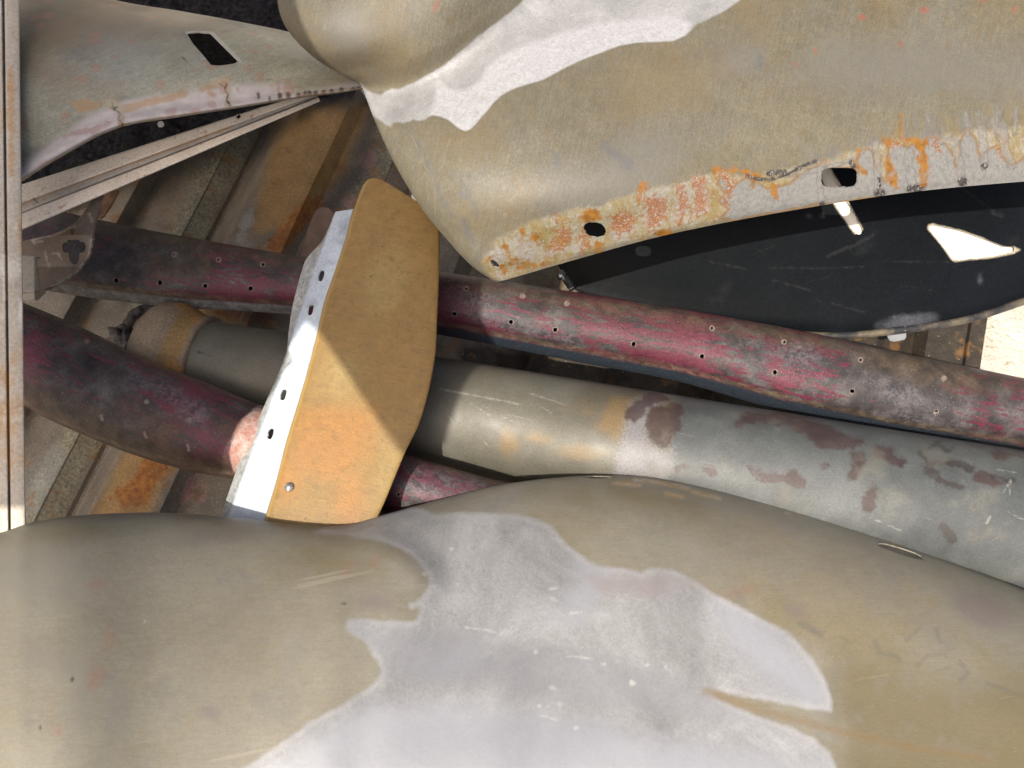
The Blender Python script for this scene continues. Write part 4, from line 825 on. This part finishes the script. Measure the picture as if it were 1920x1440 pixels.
m.layer(m.ma('MULTIPLY', m.mask('dusty', 30, 10, 26), m.rng(st, .46, .58)), m.ramp(m.noise(3, 'lip', 4, .6, (1, .2, 1), off=3), [(.40, (.125, .082, .022)), (.5, (.11, .10, .085)), (.58, (.085, .082, .085))]), .6, op=.8)
m.layer(m.ma('MULTIPLY', m.mask('dusty', 30, 10, 26), m.rng(m.noise(13, 'lip', 5, .7, (1, .12, 1), 0, .2, 7), .56, .64)), (.065, .062, .066), .6, op=.6)
fl_m = m.mask('flange', 22, 22, 8, detail=7)
m.layer(fl_m, m.ramp(m.noise(34, detail=8, rough=.7, off=50), [(.3, (0.128, 0.102, 0.040)), (.45, (0.159, 0.141, 0.088)), (.56, (0.190, 0.181, 0.150)), (.7, (0.133, 0.093, 0.036))]), .7, 0)
col_ = m.ma('MULTIPLY', fl_m, m.rng(m.noise(4.5, 'lip', 6, .7, (1, .16, 1), 0, .3, 2), .48, .56))
m.layer(col_, m.ramp(m.noise(45, detail=6, off=61), [(.35, (.11, .068, .012)), (.5, (.155, .115, .04)), (.65, (.17, .15, .09))]), .7, op=.8)
m.layer(m.ma('MULTIPLY', fl_m, m.rng(m.noise(120, detail=7, rough=.75, off=64), .55, .60)), (.155, .062, .02), .75, op=.6)
m.layer(m.ma('MULTIPLY', fl_m, m.rng(m.noise(95, detail=7, rough=.75, off=68), .56, .61)), (.21, .20, .175), .7, op=.8)
m.layer(m.mask('lavp', 9, 45, 3.5, detail=7), m.ramp(m.noise(180, detail=6, rough=.7), [(.3, (0.098, 0.099, 0.093)), (.5, (0.137, 0.134, 0.127)), (.7, (0.154, 0.157, 0.144))]), .6)
m.outline('lavp', (.13, .075, .03), 9, 45, 4, .75)
m.layer(m.mask('cream', 22, 170, 5, detail=8), m.ramp(m.noise(220, detail=6, rough=.75), [(.35, (0.135, 0.108, 0.081)), (.5, (0.184, 0.171, 0.158)), (.65, (0.211, 0.200, 0.189))]), .6, op=.85)
m.layer(m.mask('redr', 34, 210, 5, detail=6), m.ramp(m.noise(200), [(.4, (0.140, 0.044, 0.010)), (.6, (0.178, 0.068, 0.018))]), .8, op=.8)
m.layer(m.ma('MULTIPLY', m.mask('redr', 30, 60, 20), m.rng(m.noise(420, detail=4, rough=.7, off=8), .56, .6)), (0.247, 0.235, 0.212), op=.9)
of = m.ma('MULTIPLY', m.mask('orange', 20, 75, 4, detail=9), m.rng(m.noise(60, detail=6, off=90), .30, .50, .35, 1))
m.layer(of, m.ramp(m.noise(110, detail=5), [(.35, (.125, .052, .006)), (.6, (.185, .080, .008)), (.75, (.165, .095, .02))]), .6)
m.layer(m.mask('gray', 13, 80, 4, detail=7), m.ramp(m.noise(120), [(.4, (0.106, 0.102, 0.099)), (.6, (0.150, 0.146, 0.139))]), .5, op=.65)
m.outline('gray', (.075, .068, .064), 10, 110, 2.0, .45)
m.layer(m.mask('dripg', 6, 220, 2.2, detail=7), m.ramp(m.noise(260, detail=4, rough=.8), [(.45, (0.026, 0.022, 0.022)), (.58, (0.066, 0.060, 0.058)), (.66, (0.332, 0.318, 0.309))]), .3, .2)
gt = m.noise(230, detail=5, rough=.7)
m.bump(gt, .0006); m.bump(m.ma('MULTIPLY', m.noise(260, detail=5, rough=.7, off=4), fl_m), .0016); m.bump(m.ma('MULTIPLY', m.noise(300, detail=3), m.mask('dripg', 9, 130, 3)), .0022)
m.specks((0.274, 0.247, 0.185), 55, .972, .16)
TF = m.done()
k1, k2 = row_at(G, R[5]), row_at(G, R[10])
for nm, a, b in (('headlamp_bulge', 0, k1), ('body_panel', k1, k2), ('flange', k2, len(G)-1)):
    solidify(link(nm, grid_mesh(G[a:b+1], tholes if nm == 'flange' else (), attrs=tatt, lip=edge), TF, tf), .0016)

# ------------------------------------------------------------------ near fender along the bottom
cx = [-560, -260, -120, 0, 60, 150, 300, 450, 560, 640, 710, 770, 850, 930, 1030, 1120, 1220, 1330, 1460, 1600, 1760, 1920, 2100, 2300]
cy = [1200, 1090, 1035, 1000, 981, 967, 962, 972, 984, 984, 964, 948, 926, 908, 896, 892, 895, 914, 946, 990, 1045, 1106, 1180, 1270]
ch_ = [.28, .30, .32, .33, .33, .32, .285, .268, .270, .275, .268, .258, .24, .222, .205, .195, .19, .185, .18, .18, .18, .18, .18, .18]
# gain above the contour at successive depths into the picture (bulge columns, valley, body)
uu = [0, 14, 45, 95, 160, 235, 320, 420, 540, 700]
gb = [0, .028, .056, .081, .102, .119, .131, .138, .137, .122]      # bulge
gv = [0, .021, .045, .067, .086, .102, .115, .128, .136, .130]      # valley between bulge and body
gd = [0, .028, .060, .092, .119, .138, .150, .162, .176, .178]      # body with a shallow swage two thirds down
wv = [1, 1, 1, 1, 1, 1, 1, .9, .7, .42, .18, .05, 0, 0, 0, 0, 0, 0, 0, 0, 0, 0, 0, 0]
wd = [0, 0, 0, 0, 0, 0, 0, 0, 0, .05, .2, .45, .75, .95, 1, 1, 1, 1, 1, 1, 1, 1, 1, 1]
rows = [[(x, y+10, h-.10) for x, y, h in zip(cx, cy, ch_)], [(x, y+1.5, h-.032) for x, y, h in zip(cx, cy, ch_)]]
for k, u in enumerate(uu):
    r = []
    for x, y, h, a, b in zip(cx, cy, ch_, wv, wd):
        # the valley runs down and to the left
        xx = x-(0 if u < 20 else (u-20)*.10*max(0, 1-a) if x < 900 else 0)
        g = a*gb[k]+b*gd[k]+max(0, 1-a-b)*gv[k]; r.append((xx, y+u, h+g))
    rows.append(r)
G = loft(rows, 560, 300); wob(G, .004, 7, 41)
# the lamp bulge stands proud of the panel: a soft crease runs round its end
lobe = [(-900, 900), (300, 900), (560, 975), (640, 1000), (712, 1012), (762, 1034), (798, 1068), (806, 1096), (790, 1130), (762, 1170), (735, 1215), (708, 1270), (640, 1322), (580, 1355), (455, 1442), (250, 1600), (-900, 1700)]
sm = lambda a, b, x: (lambda t: t*t*(3-2*t))(np.clip((x-a)/(b-a), 0, 1))
d_ = sd_poly(project(G.reshape(-1, 3)), lobe).reshape(G.shape[:2])
py_ = project(G.reshape(-1, 3))[:, 1].reshape(G.shape[:2])
G[..., 2] -= .014*sm(-30, 50, d_)*(1-sm(110, 420, d_))*(1-sm(1130, 1340, py_))
bare2 = [(588, 998), (612, 986), (640, 978), (690, 966), (715, 959), (745, 954), (775, 951), (792, 955), (812, 964), (835, 963), (862, 962), (900, 962), (940, 963), (965, 966), (990, 970), (1012, 976), (1030, 984), (1042, 994), (1052, 1008), (1065, 1022), (1082, 1036), (1100, 1050), (1116, 1060), (1135, 1065), (1165, 1066), (1190, 1070), (1202, 1076), (1212, 1068), (1235, 1066), (1262, 1070), (1285, 1080), (1306, 1094), (1330, 1110), (1365, 1128), (1400, 1146), (1440, 1166), (1475, 1186), (1500, 1208), (1518, 1232), (1535, 1256), (1550, 1280), (1557, 1305), (1559, 1334), (1530, 1330), (1480, 1322), (1420, 1310), (1370, 1300), (1324, 1294), (1350, 1312), (1390, 1332), (1440, 1352), (1490, 1368), (1530, 1388), (1555, 1410), (1566, 1440), (1580, 1600), (250, 1600), (340, 1510), (455, 1442), (520, 1400), (580, 1355), (640, 1322), (690, 1292), (708, 1275), (716, 1258), (708, 1240), (698, 1225), (690, 1210), (676, 1200), (660, 1188), (648, 1175), (652, 1162), (680, 1160), (720, 1164), (760, 1166), (780, 1164), (787, 1148), (786, 1138), (770, 1141), (768, 1134), (785, 1125), (798, 1112), (806, 1096), (804, 1080), (795, 1066), (780, 1050), (762, 1036), (740, 1024), (712, 1015), (680, 1008), (640, 1002)]
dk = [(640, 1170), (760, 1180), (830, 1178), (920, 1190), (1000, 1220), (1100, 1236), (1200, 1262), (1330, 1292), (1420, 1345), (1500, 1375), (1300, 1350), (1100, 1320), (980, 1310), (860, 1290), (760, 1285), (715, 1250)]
natt = dict(bare=[('p', bare2)], dk=[('p', dk)],
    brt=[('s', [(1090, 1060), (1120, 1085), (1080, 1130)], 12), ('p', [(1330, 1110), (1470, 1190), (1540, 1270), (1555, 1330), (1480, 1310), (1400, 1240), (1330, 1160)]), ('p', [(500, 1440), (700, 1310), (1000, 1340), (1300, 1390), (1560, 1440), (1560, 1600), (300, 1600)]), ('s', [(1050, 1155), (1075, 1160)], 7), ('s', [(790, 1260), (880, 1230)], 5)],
    pink=[('p', [(1100, 1080), (1190, 1075), (1280, 1095), (1230, 1115), (1130, 1115)]), ('s', [(1260, 1085), (1330, 1105)], 6)],
    red=[('p', [(732, 1022), (752, 1022), (775, 1035), (788, 1050), (770, 1048), (748, 1034)]), ('s', [(1310, 1098), (1330, 1112)], 3), ('e', 1380, 1110, 20, 6, -10), ('s', [(168, 1095), (190, 1092)], 6), ('e', 205, 1200, 18, 20, 0), ('e', 180, 1270, 16, 22, 0), ('e', 98, 1330, 3, 14, 10), ('e', 108, 1370, 10, 10, 0), ('s', [(640, 1075), (660, 1060)], 5), ('s', [(700, 1062), (712, 1045)], 5), ('e', 206, 1178, 4, 4, 0)],
    ochre=[('p', [(1560, 1220), (1900, 1280), (2300, 1300), (2300, 1600), (1580, 1600), (1560, 1330)]), ('e', 600, 1050, 60, 20, -5), ('e', 130, 1000, 40, 14, -15), ('s', [(1150, 925), (1300, 945)], 10), ('e', 1070, 935, 40, 12, 5)],
    pale=[('s', [(60, 1230), (160, 1260), (150, 1350)], 18), ('s', [(230, 1290), (215, 1380)], 14), ('e', 380, 1012, 30, 6, -8), ('e', 80, 1080, 100, 60, 0), ('s', [(1200, 905), (1330, 940), (1480, 985)], 4), ('e', 425, 1118, 10, 7, 0), ('s', [(560, 1210), (540, 1265)], 3)],
    wear=[('s', [(1190, 899), (1240, 904), (1290, 915)], 5), ('s', [(1300, 922), (1350, 935)], 4), ('e', 1478, 962, 7, 3, 15), ('s', [(1150, 905), (1200, 910)], 3), ('s', [(1250, 925), (1280, 932)], 2.5)],
    mauve=[('e', 410, 1005, 44, 8, -8), ('e', 700, 1125, 50, 16, 5), ('e', 390, 1335, 20, 14, 0), ('e', 1840, 1140, 60, 30, 20), ('s', [(1480, 1145), (1500, 1150)], 10)],
    squig=[('s', [(1640, 1205), (1650, 1225), (1680, 1230), (1690, 1240)], 4), ('s', [(1720, 1248), (1740, 1228), (1770, 1225), (1784, 1250), (1760, 1258)], 2.5), ('s', [(1800, 1240), (1815, 1262), (1800, 1275)], 4), ('s', [(1850, 1280), (1920, 1305)], 3), ('s', [(1700, 1200), (1725, 1178)], 3), ('e', 1585, 1200, 8, 3, 20), ('s', [(1755, 1180), (1765, 1205)], 3), ('s', [(1500, 1168), (1540, 1190)], 6)],
    rsk=[('s', [(1325, 1296), (1420, 1330), (1560, 1368), (1700, 1400), (1860, 1425)], 8, 5)],
    nick=[('e', 135, 1274, 4, 6, 20), ('e', 75, 1364, 3, 5, 0), ('e', 645, 1132, 5, 2.5, 0)],
    wht=[('s', [(1030, 1105), (1042, 1103)], 1.65), ('s', [(1032, 1122), (1046, 1127)], 1.38), ('s', [(1070, 1150), (1090, 1148)], 1.93), ('e', 1185, 1281, 6, 6, 0), ('e', 1080, 1365, 4, 4, 0), ('e', 1213, 1247, 4, 3, 0), ('e', 1130, 1245, 4, 3, 0), ('e', 1005, 1222, 4, 4, 0), ('s', [(1063, 1230), (1110, 1235)], 1.10), ('e', 1036, 1290, 6, 3, 10), ('e', 1012, 1325, 4, 4, 0), ('e', 846, 1029, 3, 3, 0), ('e', 795, 1075, 4, 2.5, 0), ('e', 1050, 1320, 4, 3, 0), ('s', [(870, 1175), (930, 1185)], 1.10), ('s', [(1010, 1340), (1050, 1350)], 1.10), ('e', 1247, 1252, 3, 3, 0), ('e', 272, 1165, 3, 3, 0), ('e', 357, 1153, 2, 2, 0)])
nf = thing('fender', 'near fender across the bottom, olive bulge at left and big bare grey patch', 'fender', tuple(W(900, 1250, .22)), 'stripped car fenders')
m = olive(Mat('near_fender_skin', .5, 0, .25), .55, 0, .61, .36)
m.c = m.mix(1., m.c, (.97, 1.0, 1.06), 'MULTIPLY')
m.layer(m.mask('ochre', 70, 6, 50), m.ramp(m.noise(40, 'rest', 5, .65, (.2, 1.2, 1), 8), [(.35, (0.087, 0.072, 0.034)), (.6, (0.112, 0.089, 0.044))]), op=.7)
m.layer(m.mask('pale', 30, 12, 24), (0.151, 0.141, 0.119), op=.7)
m.blotch((0.135, 0.123, 0.107), 5, .52, .72, op=.45, off=80, kind='rest', scl=(.35, .35, 1))
m.layer(m.mask('mauve', 20, 20, 14), (0.134, 0.112, 0.106), op=.7)
m.layer(m.mask('wear', 10, 80, 4), m.ramp(m.noise(80), [(.4, (0.235, 0.157, 0.073)), (.6, (0.308, 0.269, 0.202))]), op=.8)
m.layer(m.mask('squig', 8, 50, 4), (0.084, 0.081, 0.073), op=.38)
m.layer(m.mask('red', 24, 60, 10), (0.202, 0.084, 0.056), op=.25); m.layer(m.mask('nick', 1, 60, 2), (0.034, 0.028, 0.025), op=.8)
m.scratch((0.224, 0.202, 0.157), 12, .45, .66, .6, off=2, long=.5, thin=12)
bm_ = m.mask('bare', 7, 60, 6, detail=8); baremetal(m, bm_)
m.layer(m.ma('MULTIPLY', m.mask('brt', 40, 9, 34), bm_), (0.249, 0.257, 0.283), .36, op=.7)  # brighter reflections painted into the bare patch
m.layer(m.ma('MULTIPLY', m.mask('dk', 40, 12, 22), bm_), (0.185, 0.188, 0.202), .36, op=.5)  # darker reflection band painted across the bare patch
m.layer(m.ma('MULTIPLY', m.mask('pink', 20, 20, 14), bm_), (0.202, 0.176, 0.174), op=.6)
m.layer(m.ma('MULTIPLY', m.ma('MULTIPLY', bm_, m.rng(m.attr('bare'), -16, -2, 0, .35)), m.rng(m.noise(5), .35, .55)), (0.347, 0.347, 0.353), op=.7)
m.layer(m.mask('rsk', 8, 20, 6), (0.146, 0.093, 0.041), op=.4)
m.layer(m.mask('wht', 7, 140, 3), (0.476, 0.470, 0.448), .3, op=.4)
m.blotch((0.403, 0.403, 0.414), 300, .68, .74, op=.3, off=12)
m.bump(m.noise(160, detail=5, rough=.65), .0002); m.bump(m.noise(20, detail=3), .0004); NF = m.done()
slot1 = [(1645, 1019), (1655, 1018), (1672, 1022), (1695, 1029), (1718, 1037), (1732, 1045), (1730, 1049), (1715, 1047), (1690, 1040), (1665, 1031), (1648, 1024)]
slot2 = [(1094, 894.5), (1110, 892.5), (1130, 892.5), (1152, 894.5), (1140, 896.5), (1120, 897), (1104, 896.5)]
P_ = project(G[40]); c1 = int(np.argmin(abs(P_[:, 0]-690)))
solidify(link('headlamp_bulge', grid_mesh(G[:, :c1+1], attrs=natt), NF, nf), .0016)
solidify(link('body_panel', grid_mesh(G[:, c1:], [slot1, slot2], attrs=natt), NF, nf), .0016)

for o in list(bpy.data.objects):
    if 'base' in o: del o['base']
